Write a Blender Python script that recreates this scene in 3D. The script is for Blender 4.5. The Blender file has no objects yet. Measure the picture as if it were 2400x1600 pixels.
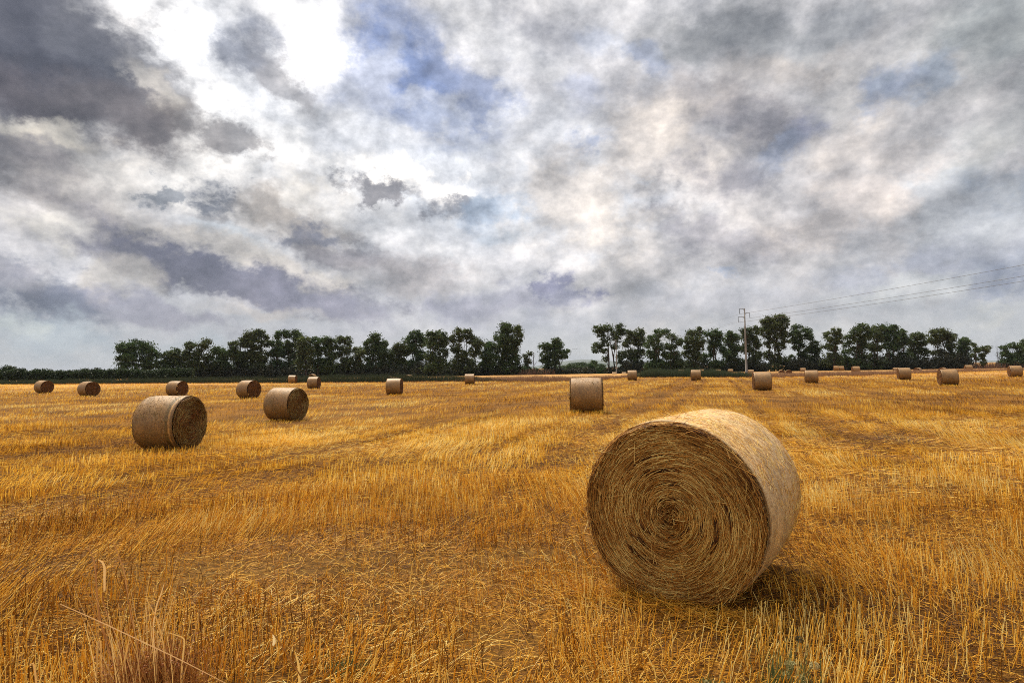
import bpy, math, random
import numpy as np
from mathutils import Vector, Matrix
random.seed(7)
RNG = np.random.default_rng(11)
SC = bpy.context.scene
COL = SC.collection
R = math.radians

# ------------------------------------------------------------------ camera
F = 1450.0            # focal length in photo pixels (photo 2400 wide)
CAMH = 1.875
ROLL = R(0.8)
PITCH = math.atan(64 / F)
cam_d = bpy.data.cameras.new('camera')
cam_d.sensor_width = 36
cam_d.lens = F / 2400 * 36
cam_d.clip_start = 0.05
cam_d.clip_end = 60000
cam = bpy.data.objects.new('camera', cam_d)
COL.objects.link(cam)
SC.camera = cam
fw = Vector((0, math.cos(PITCH), math.sin(PITCH)))
rt0 = Vector((1, 0, 0))
up0 = rt0.cross(fw)
rt = (rt0 * math.cos(ROLL) - up0 * math.sin(ROLL)).normalized()
up = rt.cross(fw).normalized()
M = Matrix((rt, up, -fw)).transposed().to_4x4()
M.translation = Vector((0, 0, CAMH))
cam.matrix_world = M
CAM = Vector((0, 0, CAMH))


def ray(px, py):
    return (fw * F + rt * (px - 1200) - up * (py - 800))


def at(px, py, depth):
    d = ray(px, py)
    return CAM + d * (depth / d.y)


def hz(px):
    """photo row of the horizon at column px"""
    lo, hi = 700.0, 1000.0
    for _ in range(40):
        m = (lo + hi) / 2
        if ray(px, m).z > 0: lo = m
        else: hi = m
    return lo

# ------------------------------------------------------------------ bales (photo measurements)
# (kind, px centre, py bottom, height px, axis azimuth deg, label)
BALES = [
 ('mid', 400, 1058, 132, 98, 'large round bale on the left with a pale net stripe round its right end'),
 ('mid', 671, 989.5, 79, 109, 'round bale standing right of the large striped-edge bale on the left'),
 ('mid', 1375, 968, 86, 96, 'broadside round bale standing just above and left of the nearest bale'),
 ('s', 583, 932, 43, 116, 'round bale behind and between the two biggest bales on the left'),
 ('s', 415, 926, 37, 106, 'round bale directly behind the large left bale, its base hidden by it'),
 ('s', 208, 934.7, 36, 115, 'round bale in the far left of the field, the nearer one of two'),
 ('s', 103, 919.6, 30.5, 113, 'round bale second from the left edge, in front of the dark hedge'),
 ('s', 736, 911, 28, 93, 'round bale in front of the dark reeds with another bale peeping over it'),
 ('s', 686, 899.5, 19.6, 88, 'small round bale at the foot of the dark green reeds, left of a pair'),
 ('s', 925, 927, 39.6, 91, 'broadside round bale in mid field overlapping a rounded bale behind it'),
 ('s', 1101, 902.4, 25.5, 90, 'lone round bale in front of the dry grass strip near the field centre'),
 ('s', 1482, 894, 24.5, 100, 'small broadside bale at the left end of the right-hand green reeds'),
 ('s', 1631, 892, 25.5, 103, 'small broadside bale at the head of the stubble rows before the reeds'),
 ('s', 1786, 912, 45, 283, 'round bale near the foot of the power pole with its left end lit'),
 ('s', 1902, 897.6, 32.5, 113, 'broadside round bale right of the power pole and of two rounded bales'),
 ('s', 2119, 890.3, 29, 290, 'round bale in the right part of the field with two bales close behind'),
 ('s', 2222, 903.7, 40, 289, 'biggest round bale at the right, a pale bale top peeping from behind it'),
 ('s', 2379, 876, 27, 293, 'round bale at the right edge of the photo'),
 # along and beyond the ditch
 ('f', 2270, 871, 16, 290, 'small bale between the two rightmost larger bales'),
 ('f', 2006, 875.3, 17.6, 284, 'small bale on the far side right of two touching pale bales'),
 ('f', 732, 892, 16, 190, 'pale rounded bale top showing above a bale before the reeds'),
 ('f', 912, 899, 18, 195, 'rounded bale half hidden behind the broadside bale in mid field'),
 ('f', 958, 895.5, 18, 205, 'pale rounded bale at the reed edge right of the mid-field broadside bale'),
 ('f', -3, 902, 13, 110, 'bale cut off by the left edge of the photo'),
 ('f', 47, 893, 10, 190, 'pale bale top just left of the leftmost full bale, behind low reeds'),
 ('f', 168, 893, 10, 190, 'pale bale top behind the reeds between the two far left bales'),
 ('f', 334, 891, 12, 190, 'pale bale top in front of the hedge above the large left bale'),
 ('f', 1440, 884, 12, 100, 'tiny bale behind the field edge beneath the far thin pole'),
 ('f', 1463, 884, 11, 100, 'tiny bale squeezed between the thin pole and a broadside bale'),
 ('f', 1596, 879, 13, 100, 'pale bale top behind the reeds left of the bale at the row heads'),
 ('f', 1644, 878, 13, 100, 'pale bale top behind the reeds touching the right of the row-head bale'),
 ('f', 1683, 878, 13, 100, 'pale bale showing over the reeds left of the power pole'),
 ('f', 1712, 877, 10, 100, 'faint bale top just left of the power pole'),
 ('f', 1760, 880, 14, 100, 'pinkish bale directly behind the right side of the power pole foot'),
 ('f', 1832, 881.5, 15, 198, 'left one of two rounded bales shown end on, right of the pole'),
 ('f', 1849, 882, 16, 200, 'right one of two rounded bales shown end on, right of the pole'),
 ('f', 1882, 875, 13, 105, 'small bale above the two rounded bales, under the trees'),
 ('f', 1960, 869.5, 10, 110, 'left one of two touching pale bales under the trees'),
 ('f', 1972, 870, 12, 110, 'right and higher one of two touching pale bales under the trees'),
 ('f', 2100, 874, 13, 290, 'bale half hidden at the left behind a larger bale on the right'),
 ('f', 2151, 875, 14, 240, 'rounded bale in the dry grass strip between the two big right-hand bales'),
 ('f', 2210, 873, 12, 250, 'pale bale top peeping over the biggest bale at the right'),
]
BD, BW = 1.5, 1.28
anch = [(0.0, 2.0, 0.0), (-0.6, 4.0, 0.0), (0.3, 5.0, 0.0), (0.7, 5.0, 0.0), (-.1, 5, 0)]
for b in BALES:
    if b[0] == 'f': continue
    d = F * BD / b[3]
    if d > 80: continue
    p = at(b[1], b[2], d)
    anch.append((math.atan2(p.x, p.y), d, max(-.55, min(.2, p.z))))
A = np.array(anch)


def zt(x, y):
    x = np.asarray(x, float); y = np.asarray(y, float)
    az = np.arctan2(x, y); ld = np.log(np.hypot(x, y) + .3)
    s = np.full(x.shape, .12); z = np.zeros(x.shape)
    for a, d, h in A:
        w = np.exp(-((az - a) / .17) ** 2 - ((ld - math.log(d)) / .32) ** 2)
        s = s + w; z = z + w * h
    z = z / s
    dd = np.hypot(x, y)
    z = z + np.exp(-dd / 60) * .018 * (np.sin(x * 1.1 + np.sin(y * .7)) + np.sin(y * .9 + 1.3 * np.sin(x * .5)))
    # shallow ditch-side bank and wheel tracks
    p = x * math.cos(R(18)) - y * math.sin(R(18))
    q = (p - 3.5) / 6.5; q = np.abs(q - np.round(q)) * 6.5
    z = z - .05 * np.exp(-(q / .35) ** 2) * np.clip((y - 9) / 6, 0, 1) * (dd < 300)
    return z


def z1(x, y): return float(zt(np.array([x]), np.array([y]))[0])


def onground(px, py, dmax=400):
    d = ray(px, py)
    t = 20.0 / d.length
    depth = min(dmax, CAMH * 1.0 / max(1e-4, -d.z / d.y))
    for _ in range(8):
        p = at(px, py, depth)
        zz = z1(p.x, p.y)
        depth = min(dmax, (CAMH - zz) / max(1e-4, -d.z / d.y))
    p = at(px, py, depth)
    return Vector((p.x, p.y, z1(p.x, p.y)))

# ------------------------------------------------------------------ noise
def vnoise(x, y, seed=0):
    x = np.asarray(x, float); y = np.asarray(y, float)
    xi = np.floor(x).astype(np.int64); yi = np.floor(y).astype(np.int64)
    fx = x - xi; fy = y - yi
    fx = fx * fx * (3 - 2 * fx); fy = fy * fy * (3 - 2 * fy)
    def h(a, b):
        n = (a * 374761393 + b * 668265263 + seed * 1442695041) & 0xffffffff
        n = ((n ^ (n >> 13)) * 1274126177) & 0xffffffff
        return ((n ^ (n >> 16)) & 0xffff) / 65535.0
    return (h(xi, yi) * (1 - fx) + h(xi + 1, yi) * fx) * (1 - fy) + (h(xi, yi + 1) * (1 - fx) + h(xi + 1, yi + 1) * fx) * fy


def fbm(x, y, seed=0, o=4):
    s = 0; a = .5; t = 0
    for i in range(o):
        s = s + a * vnoise(x * 2 ** i + 17 * i, y * 2 ** i, seed + i); t += a; a *= .5
    return s / t

# ------------------------------------------------------------------ mesh helpers
def mesh_obj(name, V, Fc, mat, parent=None, cols=None, smooth=False, loc=None):
    """V (n,3), Fc (m,k) arrays"""
    V = np.asarray(V, np.float32); Fc = np.asarray(Fc, np.int32)
    me = bpy.data.meshes.new(name)
    me.vertices.add(len(V)); me.vertices.foreach_set('co', V.ravel())
    m, k = Fc.shape
    me.loops.add(m * k); me.loops.foreach_set('vertex_index', Fc.ravel())
    me.polygons.add(m)
    me.polygons.foreach_set('loop_start', np.arange(0, m * k, k, dtype=np.int32))
    me.polygons.foreach_set('loop_total', np.full(m, k, np.int32))
    if smooth: me.polygons.foreach_set('use_smooth', np.ones(m, bool))
    if cols is not None:
        a = me.color_attributes.new('tint', 'FLOAT_COLOR', 'POINT')
        c = np.ones((len(V), 4), np.float32); c[:, :3] = cols
        a.data.foreach_set('color', c.ravel())
    me.update(calc_edges=True)
    me.validate()
    if mat: me.materials.append(mat)
    o = bpy.data.objects.new(name, me)
    if loc is not None: o.location = loc
    COL.objects.link(o)
    if parent: o.parent = parent
    return o


def tag(o, label=None, cat=None, group=None, kind=None):
    if label: o['label'] = label
    if cat: o['category'] = cat
    if group: o['group'] = group
    if kind: o['kind'] = kind
    return o


def empty(name, loc, rz=0):
    o = bpy.data.objects.new(name, None)
    o.empty_display_size = .3
    COL.objects.link(o)
    o.location = loc; o.rotation_euler = (0, 0, rz)
    return o


def ribbons(P, T, S, W, cols, bend=None, rows=2, taper=.5):
    """flat stalks from P to P+T, half width W along S, bent by vector bend"""
    n = len(P)
    Vs = []
    for i in range(rows):
        t = i / (rows - 1)
        c = P + T * t
        if bend is not None: c = c + bend * (4 * t * (1 - t))
        w = (W * (1 - (1 - taper) * t))[:, None] * S
        Vs += [c - w, c + w]
    V = np.stack(Vs, 1)           # n, rows*2, 3
    base = (np.arange(n) * rows * 2)[:, None]
    Fs = [base + np.array([[2 * i, 2 * i + 1, 2 * i + 3, 2 * i + 2]]) for i in range(rows - 1)]
    Fc = np.stack(Fs, 1).reshape(-1, 4)
    return V.reshape(-1, 3), Fc, np.repeat(cols, rows * 2, 0)


def prisms(P, T, W, cols, bend=None, rows=2):
    """three sided stalks"""
    n = len(P)
    t0 = T / np.linalg.norm(T, axis=1, keepdims=True)
    a = np.cross(t0, np.array([.31, .17, .93])); a /= np.linalg.norm(a, axis=1, keepdims=True)
    b = np.cross(t0, a)
    Vs = []
    for i in range(rows):
        t = i / (rows - 1)
        c = P + T * t
        if bend is not None: c = c + bend * (4 * t * (1 - t))
        for k in range(3):
            ang = k * 2.0944
            Vs.append(c + (a * math.cos(ang) + b * math.sin(ang)) * (W * (1 - .25 * t))[:, None])
    V = np.stack(Vs, 1)
    base = (np.arange(n) * rows * 3)[:, None]
    Fs = []
    for i in range(rows - 1):
        for k in range(3):
            k2 = (k + 1) % 3
            Fs.append(base + np.array([[3 * i + k, 3 * i + k2, 3 * i + 3 + k2, 3 * i + 3 + k]]))
    return V.reshape(-1, 3), np.stack(Fs, 1).reshape(-1, 4), np.repeat(cols, rows * 3, 0)


def join(parts):
    V, Fc, C = [], [], []; o = 0
    for v, f, c in parts:
        V.append(v); Fc.append(f + o); C.append(c); o += len(v)
    return np.concatenate(V), np.concatenate(Fc), np.concatenate(C)


def tube(path, radii, sides=8, cap=True):
    path = [Vector(p) for p in path]; V = []; Fc = []
    for i, p in enumerate(path):
        t = (path[min(i + 1, len(path) - 1)] - path[max(i - 1, 0)]).normalized()
        a = t.cross(Vector((.2, 1, .1))).normalized(); b = t.cross(a)
        for k in range(sides):
            g = 2 * math.pi * k / sides
            V.append(p + (a * math.cos(g) + b * math.sin(g)) * radii[i])
    for i in range(len(path) - 1):
        for k in range(sides):
            k2 = (k + 1) % sides
            Fc.append([i * sides + k, i * sides + k2, (i + 1) * sides + k2, (i + 1) * sides + k])
    n = len(V)
    if cap:
        for e, base in ((0, 0), (1, (len(path) - 1) * sides)):
            V.append(path[-1] if e else path[0])
            for k in range(0, sides, 2):
                Fc.append([len(V) - 1, base + k, base + (k + 1) % sides, base + (k + 2) % sides])
    return np.array([tuple(v) for v in V]), np.array(Fc)


def jm(parts):
    V, Fc = [], []; o = 0
    for v, f in parts:
        V.append(v); Fc.append(f + o); o += len(v)
    return np.concatenate(V), np.concatenate(Fc)


def box(cx, cy, cz, sx, sy, sz):
    V = np.array([[cx + a * sx / 2, cy + b * sy / 2, cz + c * sz / 2] for a in (-1, 1) for b in (-1, 1) for c in (-1, 1)])
    Fc = np.array([[0, 1, 3, 2], [4, 6, 7, 5], [0, 4, 5, 1], [2, 3, 7, 6], [0, 2, 6, 4], [1, 5, 7, 3]])
    return V, Fc

# ------------------------------------------------------------------ materials
def newmat(name):
    m = bpy.data.materials.new(name); m.use_nodes = True
    nt = m.node_tree; nt.nodes.clear()
    return m, nt, nt.nodes, nt.links


def N(nt, typ, **kw):
    n = nt.nodes.new(typ)
    for k, v in kw.items():
        if k in ('ins',):
            for a, b in v.items(): n.inputs[a].default_value = b
        else: setattr(n, k, v)
    return n


def thin_mat(name, transl=.35, rough=.7, hue=1.0, gain=1.0, spec=.2):
    """thin plant matter coloured by the tint attribute; lets light through"""
    m, nt, ns, L = newmat(name)
    at_ = N(nt, 'ShaderNodeAttribute', attribute_name='tint')
    gm = N(nt, 'ShaderNodeVectorMath', operation='SCALE'); gm.inputs['Scale'].default_value = gain
    L.new(at_.outputs['Color'], gm.inputs[0])
    p = N(nt, 'ShaderNodeBsdfPrincipled'); p.inputs['Roughness'].default_value = rough
    p.inputs['Specular IOR Level'].default_value = spec
    t = N(nt, 'ShaderNodeBsdfTranslucent'); mx = N(nt, 'ShaderNodeMixShader'); mx.inputs[0].default_value = transl
    o = N(nt, 'ShaderNodeOutputMaterial')
    L.new(gm.outputs[0], p.inputs['Base Color']); L.new(gm.outputs[0], t.inputs['Color'])
    L.new(p.outputs[0], mx.inputs[1]); L.new(t.outputs[0], mx.inputs[2]); L.new(mx.outputs[0], o.inputs[0])
    return m


def plain_mat(name, col, rough=.8, noise=.25, scale=8, bump=.0, metal=0):
    m, nt, ns, L = newmat(name)
    tc = N(nt, 'ShaderNodeTexCoord'); nz = N(nt, 'ShaderNodeTexNoise')
    nz.inputs['Scale'].default_value = scale; nz.inputs['Detail'].default_value = 6
    L.new(tc.outputs['Object'], nz.inputs['Vector'])
    mr = N(nt, 'ShaderNodeMapRange'); mr.inputs[1].default_value = .3; mr.inputs[2].default_value = .7
    mr.inputs[3].default_value = 1 - noise; mr.inputs[4].default_value = 1 + noise
    L.new(nz.outputs[0], mr.inputs[0])
    vm = N(nt, 'ShaderNodeVectorMath', operation='SCALE'); vm.inputs[0].default_value = col
    L.new(mr.outputs[0], vm.inputs['Scale'])
    p = N(nt, 'ShaderNodeBsdfPrincipled'); p.inputs['Roughness'].default_value = rough
    p.inputs['Metallic'].default_value = metal; p.inputs['Specular IOR Level'].default_value = .25
    L.new(vm.outputs[0], p.inputs['Base Color'])
    if bump:
        bp = N(nt, 'ShaderNodeBump'); bp.inputs['Strength'].default_value = bump; bp.inputs['Distance'].default_value = .02
        L.new(nz.outputs[0], bp.inputs['Height']); L.new(bp.outputs[0], p.inputs['Normal'])
    o = N(nt, 'ShaderNodeOutputMaterial'); L.new(p.outputs[0], o.inputs[0])
    return m


def ramp(nt, stops):
    r = N(nt, 'ShaderNodeValToRGB'); e = r.color_ramp.elements
    while len(e) < len(stops): e.new(.5)
    for el, (p, c) in zip(e, stops):
        el.position = p; el.color = (*c, 1)
    return r


def ground_mat():
    m, nt, ns, L = newmat('field_soil_and_straw')
    g = N(nt, 'ShaderNodeNewGeometry')
    big = N(nt, 'ShaderNodeTexNoise'); big.inputs['Scale'].default_value = .35; big.inputs['Detail'].default_value = 5
    L.new(g.outputs['Position'], big.inputs['Vector'])
    mp = N(nt, 'ShaderNodeMapping'); mp.inputs['Scale'].default_value = (30, 110, 30); mp.inputs['Rotation'].default_value = (0, 0, .5)
    L.new(g.outputs['Position'], mp.inputs['Vector'])
    fine = N(nt, 'ShaderNodeTexNoise'); fine.inputs['Scale'].default_value = 1; fine.inputs['Detail'].default_value = 5
    fine.inputs['Distortion'].default_value = .8
    L.new(mp.outputs[0], fine.inputs['Vector'])
    r1 = ramp(nt, [(.36, (.022, .009, .0015)), (.50, (.12, .052, .006)), (.62, (.42, .21, .028)), (.76, (.75, .45, .09))])
    L.new(fine.outputs[0], r1.inputs[0])
    r2 = ramp(nt, [(.38, (.62, .55, .5)), (.6, (1.15, 1.05, .9))])
    L.new(big.outputs[0], r2.inputs[0])
    mul = N(nt, 'ShaderNodeVectorMath', operation='MULTIPLY')
    L.new(r1.outputs[0], mul.inputs[0]); L.new(r2.outputs[0], mul.inputs[1])
    # bare worn soil patches
    at_ = N(nt, 'ShaderNodeAttribute', attribute_name='tint')
    sep = N(nt, 'ShaderNodeSeparateColor'); L.new(at_.outputs['Color'], sep.inputs[0])
    soiln = N(nt, 'ShaderNodeTexNoise'); soiln.inputs['Scale'].default_value = 9; soiln.inputs['Detail'].default_value = 8
    L.new(g.outputs['Position'], soiln.inputs['Vector'])
    r3 = ramp(nt, [(.35, (.05, .024, .004)), (.65, (.22, .12, .028))])
    L.new(soiln.outputs[0], r3.inputs[0])
    mx = N(nt, 'ShaderNodeMix', data_type='RGBA')
    L.new(sep.outputs[0], mx.inputs[0]); L.new(mul.outputs[0], mx.inputs[6]); L.new(r3.outputs[0], mx.inputs[7])
    # far fields: flat straw colour
    mx2 = N(nt, 'ShaderNodeMix', data_type='RGBA')
    mp2 = N(nt, 'ShaderNodeMapping'); mp2.inputs['Scale'].default_value = (.02, .12, 1)
    L.new(g.outputs['Position'], mp2.inputs['Vector'])
    fn = N(nt, 'ShaderNodeTexNoise'); fn.inputs['Scale'].default_value = 1; fn.inputs['Detail'].default_value = 6
    L.new(mp2.outputs[0], fn.inputs['Vector'])
    r4 = ramp(nt, [(.35, (.26, .13, .04)), (.65, (.46, .26, .09))])
    L.new(fn.outputs[0], r4.inputs[0])
    L.new(sep.outputs[1], mx2.inputs[0]); L.new(mx.outputs[2], mx2.inputs[6]); L.new(r4.outputs[0], mx2.inputs[7])
    p = N(nt, 'ShaderNodeBsdfPrincipled'); p.inputs['Roughness'].default_value = .9; p.inputs['Specular IOR Level'].default_value = .1
    L.new(mx2.outputs[2], p.inputs['Base Color'])
    bp = N(nt, 'ShaderNodeBump'); bp.inputs['Strength'].default_value = .8; bp.inputs['Distance'].default_value = .03
    ad = N(nt, 'ShaderNodeMath', operation='ADD'); L.new(fine.outputs[0], ad.inputs[0]); L.new(soiln.outputs[0], ad.inputs[1])
    L.new(ad.outputs[0], bp.inputs['Height']); L.new(bp.outputs[0], p.inputs['Normal'])
    o = N(nt, 'ShaderNodeOutputMaterial'); L.new(p.outputs[0], o.inputs[0])
    return m


def polar(nt, L):
    """object coords of a bale (axis = local x, centre = origin) -> (x, angle*r, r)"""
    tc = N(nt, 'ShaderNodeTexCoord'); s = N(nt, 'ShaderNodeSeparateXYZ'); L.new(tc.outputs['Object'], s.inputs[0])
    a = N(nt, 'ShaderNodeMath', operation='ARCTAN2'); L.new(s.outputs[1], a.inputs[0]); L.new(s.outputs[2], a.inputs[1])
    v = N(nt, 'ShaderNodeCombineXYZ'); L.new(s.outputs[1], v.inputs[1]); L.new(s.outputs[2], v.inputs[2])
    ln = N(nt, 'ShaderNodeVectorMath', operation='LENGTH'); L.new(v.outputs[0], ln.inputs[0])
    c = N(nt, 'ShaderNodeCombineXYZ'); L.new(s.outputs[0], c.inputs[0]); L.new(a.outputs[0], c.inputs[1]); L.new(ln.outputs['Value'], c.inputs[2])
    return tc, s, c


def wrap_mat(stripe=False, tone=(1, 1, 1)):
    m, nt, ns, L = newmat('net_wrapped_straw' + ('_edge_stripe' if stripe else ''))
    tc, s, c = polar(nt, L)
    mp = N(nt, 'ShaderNodeMapping'); mp.inputs['Scale'].default_value = (80, 30, 3); L.new(c.outputs[0], mp.inputs[0])
    n1 = N(nt, 'ShaderNodeTexNoise'); n1.inputs['Scale'].default_value = 1; n1.inputs['Detail'].default_value = 6; n1.inputs['Roughness'].default_value = .7
    L.new(mp.outputs[0], n1.inputs[0])
    n2 = N(nt, 'ShaderNodeTexNoise'); n2.inputs['Scale'].default_value = 3.0; n2.inputs['Detail'].default_value = 5
    L.new(tc.outputs['Object'], n2.inputs[0])
    r1 = ramp(nt, [(.36, (.085, .04, .016)), (.5, (.34, .20, .088)), (.64, (.80, .60, .35))])
    mpb = N(nt, 'ShaderNodeMapping'); mpb.inputs['Scale'].default_value = (28, 9, 3); L.new(c.outputs[0], mpb.inputs[0])
    nb = N(nt, 'ShaderNodeTexNoise'); nb.inputs['Scale'].default_value = 1; nb.inputs['Detail'].default_value = 8; nb.inputs['Roughness'].default_value = .75
    L.new(mpb.outputs[0], nb.inputs[0])
    av = N(nt, 'ShaderNodeMath', operation='ADD'); L.new(n1.outputs[0], av.inputs[0]); L.new(nb.outputs[0], av.inputs[1])
    hf = N(nt, 'ShaderNodeMath', operation='MULTIPLY'); L.new(av.outputs[0], hf.inputs[0]); hf.inputs[1].default_value = .5
    L.new(hf.outputs[0], r1.inputs[0])
    r2 = ramp(nt, [(.35, (.72, .70, .66)), (.65, (1.12, 1.08, 1.0))]); L.new(n2.outputs[0], r2.inputs[0])
    mul = N(nt, 'ShaderNodeVectorMath', operation='MULTIPLY'); L.new(r1.outputs[0], mul.inputs[0]); L.new(r2.outputs[0], mul.inputs[1])
    # fine net: thin pale threads running round the bale with a zigzag
    mp3 = N(nt, 'ShaderNodeMapping'); mp3.inputs['Scale'].default_value = (1, .35, 0); L.new(c.outputs[0], mp3.inputs[0])
    w = N(nt, 'ShaderNodeTexWave'); w.inputs['Scale'].default_value = 11; w.inputs['Distortion'].default_value = .5; w.inputs['Detail Scale'].default_value = 6
    L.new(mp3.outputs[0], w.inputs[0])
    r3 = ramp(nt, [(.72, (0, 0, 0)), (.95, (1, 1, 1))]); L.new(w.outputs[0], r3.inputs[0])
    ml = N(nt, 'ShaderNodeMath', operation='MULTIPLY'); ml.inputs[1].default_value = .5; L.new(r3.outputs[0], ml.inputs[0])
    mx = N(nt, 'ShaderNodeMix', data_type='RGBA'); L.new(ml.outputs[0], mx.inputs[0]); L.new(mul.outputs[0], mx.inputs[6]); mx.inputs[7].default_value = (.80, .68, .42, 1)
    out = mx.outputs[2]
    if stripe:
        r4 = ramp(nt, [(0, (0, 0, 0)), (.02, (1, 1, 1)), (.15, (1, 1, 1)), (.17, (0, 0, 0))])
        mr = N(nt, 'ShaderNodeMapRange'); mr.inputs[1].default_value = .34; mr.inputs[2].default_value = .54
        L.new(s.outputs[0], mr.inputs[0])
        r4 = ramp(nt, [(.0, (1, 1, 1)), (.05, (.62, .66, .5)), (.5, (.62, .66, .5)), (.55, (1.7, 1.75, 1.8)), (.75, (1.7, 1.75, 1.8)), (.8, (.8, .8, .8))])
        L.new(mr.outputs[0], r4.inputs[0])
        m3 = N(nt, 'ShaderNodeVectorMath', operation='MULTIPLY'); L.new(out, m3.inputs[0]); L.new(r4.outputs[0], m3.inputs[1]); out = m3.outputs[0]
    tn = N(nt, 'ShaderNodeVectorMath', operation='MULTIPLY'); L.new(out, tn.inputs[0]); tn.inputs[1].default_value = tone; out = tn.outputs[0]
    p = N(nt, 'ShaderNodeBsdfPrincipled'); p.inputs['Roughness'].default_value = .5; p.inputs['Specular IOR Level'].default_value = .5
    L.new(out, p.inputs['Base Color'])
    bp = N(nt, 'ShaderNodeBump'); bp.inputs['Strength'].default_value = .7; bp.inputs['Distance'].default_value = .015
    L.new(n1.outputs[0], bp.inputs['Height']); L.new(bp.outputs[0], p.inputs['Normal'])
    o = N(nt, 'ShaderNodeOutputMaterial'); L.new(p.outputs[0], o.inputs[0])
    return m


def end_mat():
    m, nt, ns, L = newmat('coiled_straw_end')
    tc, s, c = polar(nt, L)
    mp = N(nt, 'ShaderNodeMapping'); mp.inputs['Scale'].default_value = (1, 5, 60); L.new(c.outputs[0], mp.inputs[0])
    n1 = N(nt, 'ShaderNodeTexNoise'); n1.inputs['Scale'].default_value = 1; n1.inputs['Detail'].default_value = 6; n1.inputs['Roughness'].default_value = .65
    n1.inputs['Distortion'].default_value = 1.0
    L.new(mp.outputs[0], n1.inputs[0])
    n2 = N(nt, 'ShaderNodeTexNoise'); n2.inputs['Scale'].default_value = 4.5; n2.inputs['Detail'].default_value = 5; L.new(tc.outputs['Object'], n2.inputs[0])
    r1 = ramp(nt, [(.35, (.02, .007, .003)), (.5, (.09, .034, .01)), (.66, (.36, .18, .05))]); L.new(n1.outputs[0], r1.inputs[0])
    r2 = ramp(nt, [(.35, (.6, .55, .5)), (.65, (1.25, 1.2, 1.1))]); L.new(n2.outputs[0], r2.inputs[0])
    mul = N(nt, 'ShaderNodeVectorMath', operation='MULTIPLY'); L.new(r1.outputs[0], mul.inputs[0]); L.new(r2.outputs[0], mul.inputs[1])
    p = N(nt, 'ShaderNodeBsdfPrincipled'); p.inputs['Roughness'].default_value = .85; p.inputs['Specular IOR Level'].default_value = .15
    L.new(mul.outputs[0], p.inputs['Base Color'])
    bp = N(nt, 'ShaderNodeBump'); bp.inputs['Strength'].default_value = 1; bp.inputs['Distance'].default_value = .03
    L.new(n1.outputs[0], bp.inputs['Height']); L.new(bp.outputs[0], p.inputs['Normal'])
    o = N(nt, 'ShaderNodeOutputMaterial'); L.new(p.outputs[0], o.inputs[0])
    return m


M_GROUND = ground_mat()
M_WRAP = wrap_mat(tone=(1.30, 1.24, 1.0)); M_WRAP2 = wrap_mat(True, (.66, .52, .28)); M_WRAP3 = wrap_mat(tone=(.64, .50, .27)); M_END = end_mat()  # tone holds light contrast: darker copies put the other bales' shade into wrap colour
M_STRAW = thin_mat('straw_stalks', .32, .55, spec=.35)
M_STRAND = thin_mat('bale_straw_strands', .12, .6, spec=.3)
M_REED = thin_mat('reed_leaves', .25, .6)
M_LEAF = thin_mat('tree_leaves', .34, .55, spec=.3)
M_BARK = plain_mat('tree_bark', (.055, .04, .03), .9, .3, 3, .4)
M_CONC = plain_mat('weathered_concrete', (.19, .17, .15), .85, .18, 3, .2)
M_STEEL = plain_mat('dark_steel', (.06, .06, .062), .5, .2, 5, 0, .6)
M_GLASS = plain_mat('insulator_glass', (.05, .06, .055), .25, .1, 5)
M_WIRE = plain_mat('wire_metal', (.10, .10, .105), .5, .1, 5, 0, .5)
M_HILL = plain_mat('hill_scrub', (.07, .09, .06), .95, .25, .004)
M_BIRD = plain_mat('dark_plumage', (.03, .03, .03), .8, .1, 30)

# ------------------------------------------------------------------ ground
def soilmask(x, y):
    """bare headland track crossing in front of the big bale plus worn spots"""
    band = np.exp(-((y - 6.15 - .25 * np.sin(x * .5)) / .55) ** 2) * np.clip((fbm(x * .9, y * 2.2, 5) - .46) * 7, 0, 1)
    sp = np.clip((fbm(x * 1.3, y * 1.6, 9) - .60) * 9, 0, 1) * (y < 9)
    return np.clip(band + .6 * sp, 0, 1)


def build_ground():
    nr, na = 300, 760
    r = .35 * np.exp(np.linspace(0, math.log(19000 / .35), nr))
    # finer rings near the camera, angles finer ahead
    t = np.linspace(-1, 1, na, endpoint=False)
    a = math.pi * (0.45 * t + 0.55 * t ** 3)
    RR, AA = np.meshgrid(r, a, indexing='ij')
    X = RR * np.sin(AA); Y = RR * np.cos(AA)
    Z = zt(X, Y)
    V = np.stack([X, Y, Z], -1).reshape(-1, 3)
    i = np.arange(nr - 1)[:, None]; j = np.arange(na)[None, :]; j2 = (j + 1) % na
    Fc = np.stack([i * na + j, i * na + j2, (i + 1) * na + j2, (i + 1) * na + j], -1).reshape(-1, 4)
    V = np.concatenate([V, [[0, 0, 0]]])
    c = len(V) - 1
    k = np.arange(0, na, 2)
    Fc = np.concatenate([Fc, np.stack([np.full(len(k), c), (k + 2) % na, (k + 1) % na, k], -1)])
    cols = np.zeros((len(V), 3))
    cols[:, 0] = soilmask(V[:, 0], V[:, 1]) * .6
    cols[:, 1] = np.clip((np.hypot(V[:, 0], V[:, 1]) - 90) / 40, 0, 1)
    o = mesh_obj('ground', V, Fc, M_GROUND, cols=cols, smooth=True)
    tag(o, kind='structure')


build_ground()

# bale footprints (x, y, ux, uy, half length, half width) to keep stalks out of them
FOOT = []


def outside(x, y):
    ok = np.ones(x.shape, bool)
    for bx, by, ux, uy, hl, hw in FOOT:
        dx, dy = x - bx, y - by
        a = dx * ux + dy * uy; b = -dx * uy + dy * ux
        ok &= ~((np.abs(a) < hl) & (np.abs(b) < hw))
    return ok

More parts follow.
